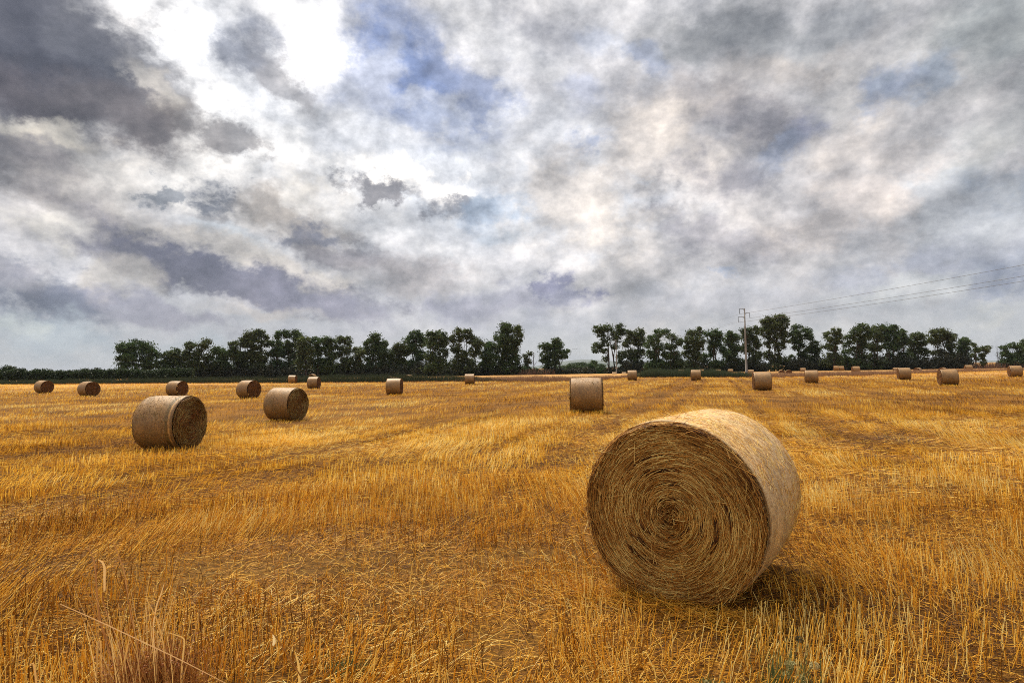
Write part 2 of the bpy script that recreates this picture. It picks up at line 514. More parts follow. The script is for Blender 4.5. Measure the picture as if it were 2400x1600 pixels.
# ------------------------------------------------------------------ bales
def bale_meshes(seed, D, W, nseg, nlen, nring, amp):
    rg = np.random.default_rng(seed)
    Rr = D / 2
    ph = rg.uniform(0, 6.28, 12)
    edge = .07
    def rad(x, th):
        n = sum(math.pow(.6, k) * np.sin((k + 2) * th + ph[k] + (k + 1) * x * 1.7) for k in range(6))
        return Rr * (1 - .012 * (x / (W / 2)) ** 2) + amp * n
    def flat(V):
        z = V[:, 2]
        lim = -Rr * .955
        V[:, 2] = np.where(z < lim, lim + (z - lim) * .15, z)
        return V
    th = np.linspace(0, 2 * math.pi, nseg, endpoint=False)
    prof = []   # (x, radial inset)
    for k in range(4):
        g = math.pi / 2 * k / 4
        prof.append((-W / 2 + edge * (1 - math.sin(g)), edge * (1 - math.cos(g)) * 0 + edge * (1 - math.sin(math.pi / 2 * 0 + g)) * 0))
    prof = []
    for k in range(5):
        g = math.pi / 2 * k / 5
        prof.append((-W / 2 + edge * (1 - math.sin(g)), edge * (1 - math.cos(math.pi / 2 - g))))
    xs = [p[0] for p in prof] + list(np.linspace(-W / 2 + edge, W / 2 - edge, nlen)) + [-p[0] for p in prof[::-1]]
    ins = [p[1] for p in prof] + [0] * nlen + [p[1] for p in prof[::-1]]
    V = []
    for x, q in zip(xs, ins):
        r_ = rad(x, th) - q
        V.append(np.stack([np.full(nseg, x), r_ * np.sin(th), r_ * np.cos(th)], -1))
    nx = len(xs)
    V = flat(np.concatenate(V))
    i = np.arange(nx - 1)[:, None]; j = np.arange(nseg)[None, :]; j2 = (j + 1) % nseg
    Fw = np.stack([i * nseg + j, (i + 1) * nseg + j, (i + 1) * nseg + j2, i * nseg + j2], -1).reshape(-1, 4)
    ends = []
    for sgn in (1, -1):
        E = []
        for q in range(nring + 1):
            t = q / nring
            r_ = (rad(sgn * W / 2, th) - edge - .0005) * (1 - t) + .004 * t
            sp = np.sin(r_ * 55 + th * 3 + np.sin(th * 2 + ph[1]) * 1.5)
            bulge = .012 * sp * (amp / .006) * min(1, t * 6) + .03 * math.sin(t * math.pi) * .6 + .012 * np.sin(3 * th + ph[2] + 5 * t) * math.sin(t * math.pi)
            if t > .93: bulge = bulge - .02
            x = sgn * (W / 2 + bulge) if q else np.full(nseg, sgn * (W / 2))
            E.append(np.stack([x * np.ones(nseg), r_ * np.sin(th), r_ * np.cos(th)], -1))
        E = flat(np.concatenate(E))
        i = np.arange(nring)[:, None]
        Fe = np.stack([i * nseg + j, (i + 1) * nseg + j, (i + 1) * nseg + j2, i * nseg + j2], -1).reshape(-1, 4)
        if sgn < 0: Fe = Fe[:, ::-1]
        ends.append((E, Fe))
    return (V, Fw), ends


def strands(seed, D, W, n, sgn, fuzz=1.0, wd=.0017, gain=1.0):
    """straw lying in a coil on a bale end"""
    rg = np.random.default_rng(seed)
    Rr = D / 2
    r = np.sqrt(rg.uniform(.0004, .90, n)) * Rr
    th = rg.uniform(0, 2 * math.pi, n)
    ln = rg.uniform(.06, .26, n) * np.clip(r / (Rr * .35), .35, 1)
    tang = rg.normal(0, .15, n) - .08
    cen = r < .1 * Rr
    tang[cen] = rg.normal(0, 1.2, cen.sum())
    outl = rg.uniform(0, 1, n) < .02
    tang[outl] = rg.normal(0, 1.0, outl.sum())
    e_r = np.stack([np.zeros(n), np.sin(th), np.cos(th)], -1)
    e_t = np.stack([np.zeros(n), np.cos(th), -np.sin(th)], -1)
    ax = np.array([sgn, 0, 0.0])
    Dv = e_t * np.cos(tang)[:, None] + e_r * np.sin(tang)[:, None]
    lift = rg.uniform(.0, .018, n) * fuzz
    P = e_r * r[:, None] + ax * (W / 2 + .002 + rg.uniform(-.006, .03, n))[:, None]
    P = P - Dv * (ln / 2)[:, None]
    T = Dv * ln[:, None] + ax * (rg.uniform(-.02, .03, n) * fuzz)[:, None]
    T[outl] += ax * rg.uniform(0, .05, outl.sum())[:, None]
    bend = e_r * (ln ** 2 / (8 * np.maximum(r, .08)))[:, None] + ax * (rg.uniform(-.002, .01, n))[:, None]
    # colour
    nz = fbm(e_r[:, 1] * r * 5 + 9, e_r[:, 2] * r * 5 + 3, seed, 3)
    k = rg.uniform(0, 1, n) ** 1.2 * .85 + nz * .5
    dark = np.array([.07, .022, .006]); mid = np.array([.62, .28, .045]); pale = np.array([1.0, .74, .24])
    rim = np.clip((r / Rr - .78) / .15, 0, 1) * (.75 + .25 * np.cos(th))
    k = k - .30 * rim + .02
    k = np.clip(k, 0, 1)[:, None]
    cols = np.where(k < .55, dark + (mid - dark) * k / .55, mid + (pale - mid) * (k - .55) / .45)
    cols = cols * gain
    keep = (P[:, 2] > -Rr * .95) & ((P + T)[:, 2] > -Rr * .95)
    P, T, bend, cols, ln = P[keep], T[keep], bend[keep], cols[keep], ln[keep]
    w = rg.uniform(.7, 1.5, len(P)) * wd
    return prisms(P, T, w, cols, bend, rows=4)


def put_bale(name, meshes, loc, az, label, cat='hay bale', group=None):
    """meshes: list of (name, mesh, matprop)"""
    root = empty(name, loc, -R(az) + math.pi / 2)
    for nm, me, off in meshes:
        o = bpy.data.objects.new(nm, me); COL.objects.link(o); o.parent = root; o.location = off
    tag(root, label, cat, group)
    return root


def mk_bale_set(seed, D, W, nseg, nlen, nring, amp, nstr, wrapm, wd=.0017, sides=(1, -1), gain=.45):
    (V, Fw), ends = bale_meshes(seed, D, W, nseg, nlen, nring, amp)
    off = Vector((0, 0, D / 2 * .952))
    out = []
    a = mesh_obj('net_wrap', V, Fw, wrapm, smooth=True); out.append(('net_wrap', a.data, off)); bpy.data.objects.remove(a)
    for sg, (E, Fe) in zip((1, -1), ends):
        a = mesh_obj('straw_end', E, Fe, M_END, smooth=True); out.append(('straw_end', a.data, off)); bpy.data.objects.remove(a)
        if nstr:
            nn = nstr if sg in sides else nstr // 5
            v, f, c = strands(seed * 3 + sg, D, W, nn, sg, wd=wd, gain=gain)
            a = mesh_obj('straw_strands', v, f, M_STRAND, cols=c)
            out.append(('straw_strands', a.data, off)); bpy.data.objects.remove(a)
    return out


GB = 'round straw bales scattered over the stubble field'
# nearest bale
BIGAZ = 34.0
fc = at(1570, 1188, 4.97)
axv = Vector((math.sin(R(BIGAZ)), math.cos(R(BIGAZ)), 0))
BIGW = 1.38
bc = fc + axv * (BIGW / 2)
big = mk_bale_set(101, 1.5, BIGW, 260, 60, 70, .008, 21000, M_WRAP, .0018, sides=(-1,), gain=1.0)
bz = z1(bc.x, bc.y) - .015
bigroot = put_bale('round_bale', big, (bc.x, bc.y, bz), BIGAZ,
         'huge nearest round bale with its coiled straw end facing us and its pale top', 'straw bale', GB)
FOOT.append((bc.x, bc.y, axv.x, axv.y, BIGW / 2 + .01, .38))
def side_straw(seed, W, Rr, n, wd, gain=1.0):
    rg = np.random.default_rng(seed)
    x = rg.uniform(-W / 2 + .03, W / 2 - .03, n); th = rg.uniform(-2.75, 2.75, n)
    m = n // 8
    x[:m] = np.sign(rg.uniform(-1, 1, m)) * (W / 2 - rg.uniform(0, .05, m))
    r = np.where(np.abs(x) > W / 2 - .05, Rr - .035, Rr - .008) + rg.uniform(-.012, .010, n)
    e_r = np.stack([0 * x, np.sin(th), np.cos(th)], -1); e_t = np.stack([0 * x, np.cos(th), -np.sin(th)], -1)
    P = e_r * r[:, None]; P[:, 0] = x
    ln = rg.uniform(.03, .14, n)[:, None]
    loose = (rg.uniform(0, 1, n) < .12)[:, None]
    T = ln * (e_t * rg.choice([-1, 1], n)[:, None] * rg.uniform(.6, 1, (n, 1)) + np.array([1, 0, 0]) * rg.normal(0, .45, (n, 1)))
    T = T + e_r * np.where(loose, ln * rg.uniform(.1, .6, (n, 1)), -ln ** 2 / (2 * Rr) + .004)
    c = strawcol(rg.uniform(.2, 1, n)) * .62 + np.array([.30, .24, .13]) * .5
    v, f, c = prisms(P, T, rg.uniform(.7, 1.3, n) * wd, c * gain, None, rows=2)
    o = mesh_obj('side_straw', v, f, M_STRAND, cols=c); me = o.data; bpy.data.objects.remove(o)
    return me


STRAWC = np.array([[.08, .026, .005], [.34, .138, .012], [.80, .39, .028], [.98, .63, .085], [1.0, .83, .34]])


def strawcol(k):
    k = np.clip(k, 0, .999) * 4
    i = k.astype(int); f = (k - i)[:, None]
    return STRAWC[i] * (1 - f) + STRAWC[np.minimum(i + 1, 4)] * f


def add_side(root, me, D):
    o = bpy.data.objects.new('side_straw', me); COL.objects.link(o); o.parent = root; o.location = (0, 0, D / 2 * .952); o['kind'] = 'stuff'


add_side(bigroot, side_straw(77, BIGW, .75, 7000, .0014, 1.3), 1.5)
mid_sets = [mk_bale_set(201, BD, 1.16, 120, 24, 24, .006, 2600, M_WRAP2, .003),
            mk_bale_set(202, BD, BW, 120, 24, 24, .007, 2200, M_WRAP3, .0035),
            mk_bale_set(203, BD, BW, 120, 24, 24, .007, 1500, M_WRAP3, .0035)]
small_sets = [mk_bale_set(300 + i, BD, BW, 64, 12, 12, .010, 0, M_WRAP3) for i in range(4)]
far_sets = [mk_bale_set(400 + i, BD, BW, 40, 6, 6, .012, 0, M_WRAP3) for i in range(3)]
mi = 0
for n_, (kind, px, py, h, az, lab) in enumerate(BALES):
    if kind == 'f':
        # seen over the ditch: distance from its height, then dropped on the ground
        d = min(F * BD / h, 175)
    else:
        d = F * BD / h
    p = at(px, py, d)
    z = z1(p.x, p.y)
    if kind == 'mid': ms = mid_sets[mi]; mi += 1
    elif kind == 's': ms = small_sets[n_ % 4]
    else: ms = far_sets[n_ % 3]
    dd = 1 + .45 * BD / d
    o = put_bale('round_bale', ms, (p.x * dd, p.y * dd, z - .02), az, lab, 'straw bale', GB)
    if kind == 'mid': add_side(o, side_straw(80 + mi, 1.16 if mi == 1 else BW, .75, 1800, .0028, .45), BD)
    if kind == 'f': o.location.z = max(-1.0, min(.9, p.z))
    if d < 120:
        u = Vector((math.sin(R(az)), math.cos(R(az)), 0))
        FOOT.append((p.x * dd, p.y * dd, u.x, u.y, BW / 2 + .02, .42))

# ------------------------------------------------------------------ stubble
STRAWC = np.array([[.08, .026, .005], [.34, .138, .012], [.80, .39, .028], [.98, .63, .085], [1.0, .83, .34]])


def strawcol(k):
    k = np.clip(k, 0, .999) * 4
    i = k.astype(int); f = (k - i)[:, None]
    return STRAWC[i] * (1 - f) + STRAWC[np.minimum(i + 1, 4)] * f


def edge_depth(x, y):
    """True inside the near stubble field (this side of the ditch)"""
    u = x / np.maximum(y, .1) * F + 1200
    e = np.interp(u, [-400, 0, 300, 600, 1000, 1300, 1420, 1500, 1800, 2000, 2100, 2250, 2500, 2900], EDGE_D)
    return y < e


EDGE_D = []
for u_, v_ in [(-400, 902), (0, 901.5), (300, 899), (600, 898), (1000, 894.5), (1300, 895), (1420, 889), (1500, 885), (1800, 884.5), (2000, 881), (2100, 878), (2250, 872), (2500, 866), (2900, 862)]:
    EDGE_D.append(float(onground(u_, v_, 190).y))


def field_pts(n, d0, d1):
    # uniform over the wedge
    s = RNG.uniform(0, 1, n)
    y = np.sqrt(d0 ** 2 + s * (d1 ** 2 - d0 ** 2))
    x = RNG.uniform(-1, 1, n) * (.98 * y + 1.2)
    return x, y


def track(x, y):
    p = x * math.cos(R(18)) - y * math.sin(R(18)) + .25 * np.sin(y * .07)
    q = (p - 3.5) / 6.5; q = np.abs(q - np.round(q)) * 6.5
    t = np.exp(-(q / .6) ** 2) + .7 * np.exp(-((q - 1.6) / .3) ** 2)
    return 1.25 * t * np.clip((y - 9) / 8, 0, 1) * (.55 + .6 * fbm(x * .15, y * .15, 77, 2))


def rowphase(x, y):
    p = x * math.cos(R(18)) - y * math.sin(R(18))
    return .5 + .5 * np.cos(p / .17 * 2 * math.pi)


def density(x, y):
    d = .34 + 1.1 * np.clip((fbm(x * .45 + 30, y * .45, 21) - .33) / .3, 0, 1)
    d = d * (1 - .8 * np.clip(soilmask(x, y), 0, 1)) * (1 - .8 * np.clip(track(x, y), 0, 1))
    # flattened, trampled headland strip 5.4 - 8.5 m away
    d = np.maximum(d, .75 * np.clip(5.2 - y, 0, 1) * (fbm(x * 2.2, y * 2.2, 71, 2) > .42))
    d = d * (1 - .6 * np.exp(-((y - 6.4 - .5 * np.sin(x * .7)) / 1.5) ** 2)) * (.35 + .65 * np.clip((fbm(x * 1.7, y * 1.7 + 4, 23, 3) - .36) / .16, 0, 1))
    return np.clip(d, 0, 1)


def fade(y, f):
    a, b, c, d = f
    return np.clip((y - a) / max(b - a, 1e-3), 0, 1) * np.clip((d - y) / max(d - c, 1e-3), 0, 1)


def stand(n, d0, d1, h0, h1, wd, seed, tubes=False, rowf=.5, fd=(0, 0, 999, 999)):
    x, y = field_pts(n, d0, d1)
    dn = density(x, y) * (1 - rowf + rowf * rowphase(x, y))
    k = (RNG.uniform(0, 1, n) < dn * fade(y, fd)) & outside(x, y) & edge_depth(x, y)
    x, y, dn = x[k], y[k], dn[k]; n = len(x)
    P = np.stack([x, y, zt(x, y) - .01], -1)
    la = fbm(x * .35, y * .35, 40, 3) * 9 + RNG.normal(0, .6, n)
    lean = np.clip(.62 + .9 * (fbm(x * .6, y * .6, 44, 2) - .4) + RNG.normal(0, .22, n), .0, 1.25)
    # leaning to the left on the right hand side, to the right on the left hand side
    side = -np.tanh((x - .5) * .5)
    lx = np.cos(la) * .6 + side * .7; ly = np.sin(la) * .6
    hh = RNG.uniform(h0, h1, n) * (.65 + .6 * dn) * (1 + .25 * np.clip(5.4 - y, 0, 1))
    T = np.stack([lx * np.tan(lean * .85) * hh, ly * np.tan(lean * .85) * hh, hh], -1)
    ps = RNG.uniform(0, math.pi, n)
    S = np.stack([np.cos(ps), np.sin(ps), np.zeros(n)], -1)
    big_ = fbm(x * .12 + 5, y * .12, 60, 3)
    kk = .14 + .78 * (.9 + .25 * (y < 5)) * RNG.uniform(0, 1, n) + 1.05 * (big_ - .5) + .5 * (fbm(x * .5, y * .9, 62, 3) - .5) + .2 * (dn - .5) - .45 * np.clip(track(x, y), 0, 1) + .05 * np.clip((y - 8) / 8, 0, 1)
    kk = kk - .13 * np.clip((9.5 - y) / 3, 0, 1) * (.6 + .8 * (fbm(x * .8, y * 1.6, 64, 3) > .47))
    c = strawcol(kk)
    w = RNG.uniform(.7, 1.3, n) * wd
    bend = np.stack([RNG.normal(0, .012, n), RNG.normal(0, .012, n), np.zeros(n)], -1)
    if tubes: return prisms(P, T, w, c, bend, rows=3)
    return ribbons(P, T, S, w, c, bend if d1 < 30 else None, rows=3 if d1 < 30 else 2, taper=.7)


def lying(n, d0, d1, l0, l1, wd, tubes=False, fd=(0, 0, 999, 999)):
    x, y = field_pts(n, d0, d1)
    k = outside(x, y) & edge_depth(x, y) & (RNG.uniform(0, 1, n) > .6 * soilmask(x, y)) & (RNG.uniform(0, 1, n) < fade(y, fd))
    x, y = x[k], y[k]; n = len(x)
    P = np.stack([x, y, zt(x, y) + RNG.uniform(.0, .045, n) ** 1.3], -1)
    a = (fbm(x * .6, y * .6, 90, 2) - .5) * 7 + RNG.normal(0, 1.0, n)
    ln = RNG.uniform(l0, l1, n)
    T = np.stack([np.cos(a) * ln, np.sin(a) * ln, RNG.normal(.01, .03, n)], -1)
    S = np.stack([-np.sin(a) * .6, np.cos(a) * .6, np.full(n, .8)], -1)
    big_ = fbm(x * .25 + 5, y * .25, 61, 3)
    c = strawcol(-.02 + .86 * RNG.uniform(0, 1, n) ** 1.5 + .7 * (big_ - .5))
    bend = np.stack([RNG.normal(0, .012, n), RNG.normal(0, .012, n), RNG.uniform(0, .02, n)], -1)
    w = RNG.uniform(.7, 1.3, n) * wd
    if tubes: return prisms(P, T, w, c, bend, rows=3)
    return ribbons(P, T, S, w, c, bend, rows=3, taper=.8)


v, f, c = join([stand(100000, 2.2, 11, .11, .26, .0028, 1, True, .35, (0, 0, 7, 11))])
tag(mesh_obj('near_stubble', v, f, M_STRAW, cols=c), kind='stuff')
v, f, c = join([stand(280000, 7, 30, .10, .19, .0036, 1, fd=(7, 11, 22, 30)),
                stand(230000, 22, 66, .11, .18, .0070, 2, fd=(22, 30, 52, 66)), stand(210000, 52, 135, .11, .20, .016, 3, rowf=.3, fd=(52, 66, 900, 901))])
tag(mesh_obj('field_stubble', v, f, M_STRAW, cols=c), kind='stuff')
v, f, c = join([lying(90000, 2.2, 11, .05, .24, .0019, True, (0, 0, 7, 11)), lying(110000, 7, 26, .1, .3, .0034, fd=(7, 11, 20, 26))])
tag(mesh_obj('loose_straw', v, f, M_STRAW, cols=c), kind='stuff')
# straw shed round the foot of the nearest bale
def skirt():
    n = 1500
    a = RNG.uniform(-.78, .78, n); b = RNG.normal(0, .16, n)
    sd = RNG.uniform(0, 1, n) < .5
    px_ = bc.x - axv.x * (BIGW / 2) + axv.y * a * 1.0 - axv.x * np.abs(b)
    py_ = bc.y - axv.y * (BIGW / 2) - axv.x * a * 1.0 - axv.y * np.abs(b)
    P = np.stack([px_, py_, zt(px_, py_) + RNG.uniform(0, .06, n)], -1)
    g = RNG.uniform(0, 6.28, n); ln = RNG.uniform(.05, .22, n)
    T = np.stack([np.cos(g) * ln, np.sin(g) * ln, RNG.uniform(-.01, .06, n)], -1)
    return prisms(P, T, RNG.uniform(.0012, .0022, n), strawcol(.2 + .5 * RNG.uniform(0, 1, n)), rows=2)
v, f, c = skirt()
tag(mesh_obj('shed_straw', v, f, M_STRAW, cols=c), kind='stuff')

# ------------------------------------------------------------------ reeds and dry grass along the ditch
def strip(name, u0, u1, n, hfun, depth_w, colA, colB, wd, seed, off=0.3):
    rg = np.random.default_rng(seed)
    u = rg.uniform(u0, u1, n)
    us = [-400, 0, 300, 600, 1000, 1300, 1420, 1500, 1800, 2000, 2100, 2250, 2500, 2900]
    e = np.interp(u, us, EDGE_D) + off + rg.uniform(0, 1, n) ** 1.2 * depth_w
    x = (u - 1200) / F * e; y = e
    cl = fbm(x * .8, y * .8, seed, 3)
    h = hfun(u) * (.55 + .8 * cl) * rg.uniform(.6, 1.1, n)
    P = np.stack([x, y, zt(x, y) - .05], -1)
    T = np.stack([rg.normal(0, .22, n) * h, rg.normal(0, .22, n) * h, h], -1)
    ps = rg.uniform(0, math.pi, n)
    S = np.stack([np.cos(ps), np.sin(ps), np.zeros(n)], -1)
    k = np.clip(rg.uniform(0, 1, n) * .6 + cl * .5, 0, 1)[:, None]
    c = np.array(colA) * (1 - k) + np.array(colB) * k
    v, f, c = ribbons(P, T, S, rg.uniform(.6, 1.3, n) * wd, c, np.stack([rg.normal(0, .06, n) * h, rg.normal(0, .06, n) * h, 0 * h], -1), rows=3, taper=.3)
    return tag(mesh_obj(name, v, f, M_REED, cols=c), kind='stuff')


strip('reeds', -420, 1190, 46000, lambda u: np.interp(u, [-400, 250, 600, 900, 1050, 1190], [1.0, 1.05, 1.25, 1.5, 1.2, .35]), 6,
      (.018, .022, .012), (.06, .075, .035), .022, 5)
strip('reeds', 1482, 1765, 13000, lambda u: np.interp(u, [1482, 1520, 1600, 1700, 1765], [.7, 1.55, 1.5, 1.3, .7]), 5,
      (.025, .035, .018), (.085, .105, .05), .022, 6)
strip('dry_grass', 1030, 1500, 14000, lambda u: np.interp(u, [1030, 1100, 1300, 1350, 1500], [.3, .75, .85, .6, .6]), 9,
      (.09, .04, .02), (.42, .25, .14), .016, 7)
strip('dry_grass', 1750, 2560, 20000, lambda u: np.interp(u, [1750, 1800, 2000, 2250, 2560], [.8, .75, .8, .7, .35]), 10,
      (.10, .045, .025), (.42, .25, .14), .016, 8)
strip('field_edge_weeds', -420, 2560, 16000, lambda u: .3 + 0 * u, 1.0, (.12, .05, .02), (.38, .2, .08), .014, 9, off=-.5)

# ------------------------------------------------------------------ trees
TD = 190.0
GT = 'eucalyptus trees in the row across the far side of the field'


def make_tree(name, tx, lobes, label, depth=TD, cat='tree', group=GT, seed=0, colv=0.0, dark=1.0, dens=1.0, trunks=None, zb=None, leaf=.30, bushy=False):
    rg = np.random.default_rng(1000 + seed)
    s = depth / F
    b = at(tx, hz(tx), depth)
    z0 = z1(b.x, b.y) if zb is None else zb
    root = empty(name, (b.x, b.y, z0))
    Cs = []
    for (lx, ly, rx, ry) in lobes:
        p = at(lx, ly, depth)
        Cs.append((p.x - b.x, rg.uniform(-1.2, 1.2) * (0 if bushy else 1), p.z - z0, rx * s * 1.28, max(rx, ry) * s * .85 + .3, ry * s * 1.1))
    # trunk and limbs
    parts = []
    tk = trunks or [0.0]
    for k, off in enumerate(tk):
        ox = off * s
        near = sorted(Cs, key=lambda q: abs(q[0] - ox))
        top = max(Cs, key=lambda q: q[2] - abs(q[0] - ox) * .6)
        H = top[2]
        r0 = (.018 * H + .08) / (1 + .25 * (len(tk) - 1))
        path = []
        for i in range(7):
            t = i / 6
            path.append((ox + (top[0] - ox) * t ** 1.6 + .12 * math.sin(t * 5 + k + seed), .15 * math.sin(t * 4 + seed + 2 * k), H * t))
        parts.append(tube(path, [r0 * (1 - .8 * i / 6) for i in range(7)], 7))
        for q in near[:5]:
            if q is top or q[2] < .16 * H: continue
            zs = q[2] * rg.uniform(.35, .6)
            t = zs / H
            st = (ox + (top[0] - ox) * t ** 1.6, 0, zs)
            mid = ((st[0] + q[0]) / 2 + (q[0] - st[0]) * .12, q[1] * .5, (zs + q[2]) / 2)
            parts.append(tube([st, mid, (q[0], q[1], q[2])], [r0 * .5, r0 * .33, r0 * .12], 6))
            for _ in range(3):
                e = (q[0] + rg.normal(0, .5) * q[3], q[1] + rg.normal(0, .4) * q[4], q[2] + rg.uniform(0, .8) * q[5])
                parts.append(tube([(q[0] * .7 + mid[0] * .3, q[1] * .7 + mid[1] * .3, q[2] * .7 + mid[2] * .3), e], [r0 * .16, r0 * .04], 5))
    v, f = jm(parts)
    mesh_obj('trunk', v, f, M_BARK, parent=root, smooth=True)
    # crown: sub-clumps of leaf faces through the volume of each lobe
    Pn, Cn = [], []
    for (cx, cy, cz, rx, ry, rz) in Cs:
        vol = rx * rz
        nsub = int(max(5, 8.5 * dens * vol ** .85 + 4))
        u = rg.normal(0, 1, (nsub, 3)); u /= np.linalg.norm(u, axis=1, keepdims=True)
        rr = rg.uniform(.25, 1.0, nsub) ** .5
        c = np.array([cx, cy, cz]) + u * rr[:, None] * np.array([rx, ry, rz]) * .86
        sr = rg.uniform(.42, .95, nsub) * min(1.15, .42 + .33 * min(rx, rz))
        for ci, si in zip(c, sr):
            m = int(26 * (si / .7) ** 2 * (.3 / leaf) ** 1.3) + 6
            w = rg.normal(0, 1, (m, 3)); w /= np.linalg.norm(w, axis=1, keepdims=True)
            Pn.append(ci + w * (rg.uniform(.2, 1, m) ** .5 * si)[:, None] * np.array([1, 1, .8]))
            br = rg.uniform(.5, 1.6)
            Cn.append(np.full(m, br))
        # sprigs
        m = int(60 * vol ** .7 * dens)
        w = rg.normal(0, 1, (m, 3)); w /= np.linalg.norm(w, axis=1, keepdims=True)
        Pn.append(np.array([cx, cy, cz]) + w * np.array([rx, ry, rz]) * rg.uniform(.7, 1.32, (m, 1))); Cn.append(np.full(m, 1.0))
    P = np.concatenate(Pn); C = np.concatenate(Cn); n = len(P)
    a = rg.normal(0, 1, (n, 3)); a /= np.linalg.norm(a, axis=1, keepdims=True)
    b_ = np.cross(a, rg.normal(0, 1, (n, 3))); b_ /= np.linalg.norm(b_, axis=1, keepdims=True)
    L1 = (rg.uniform(.7, 1.3, n) * leaf)[:, None]; L2 = (rg.uniform(.3, .6, n) * leaf)[:, None]
    V = np.stack([P - a * L1, P - b_ * L2, P + a * L1, P + b_ * L2], 1).reshape(-1, 3)
    Fc = np.arange(4 * n).reshape(-1, 4)
    g = np.array([.046 + .018 * colv, .080, .026]) * dark
    col = g * (C * rg.uniform(.7, 1.4, n))[:, None]
    mesh_obj('crown', V, Fc, M_LEAF, parent=root, cols=np.repeat(col, 4, 0))
    tag(root, label, cat, group)
    return root


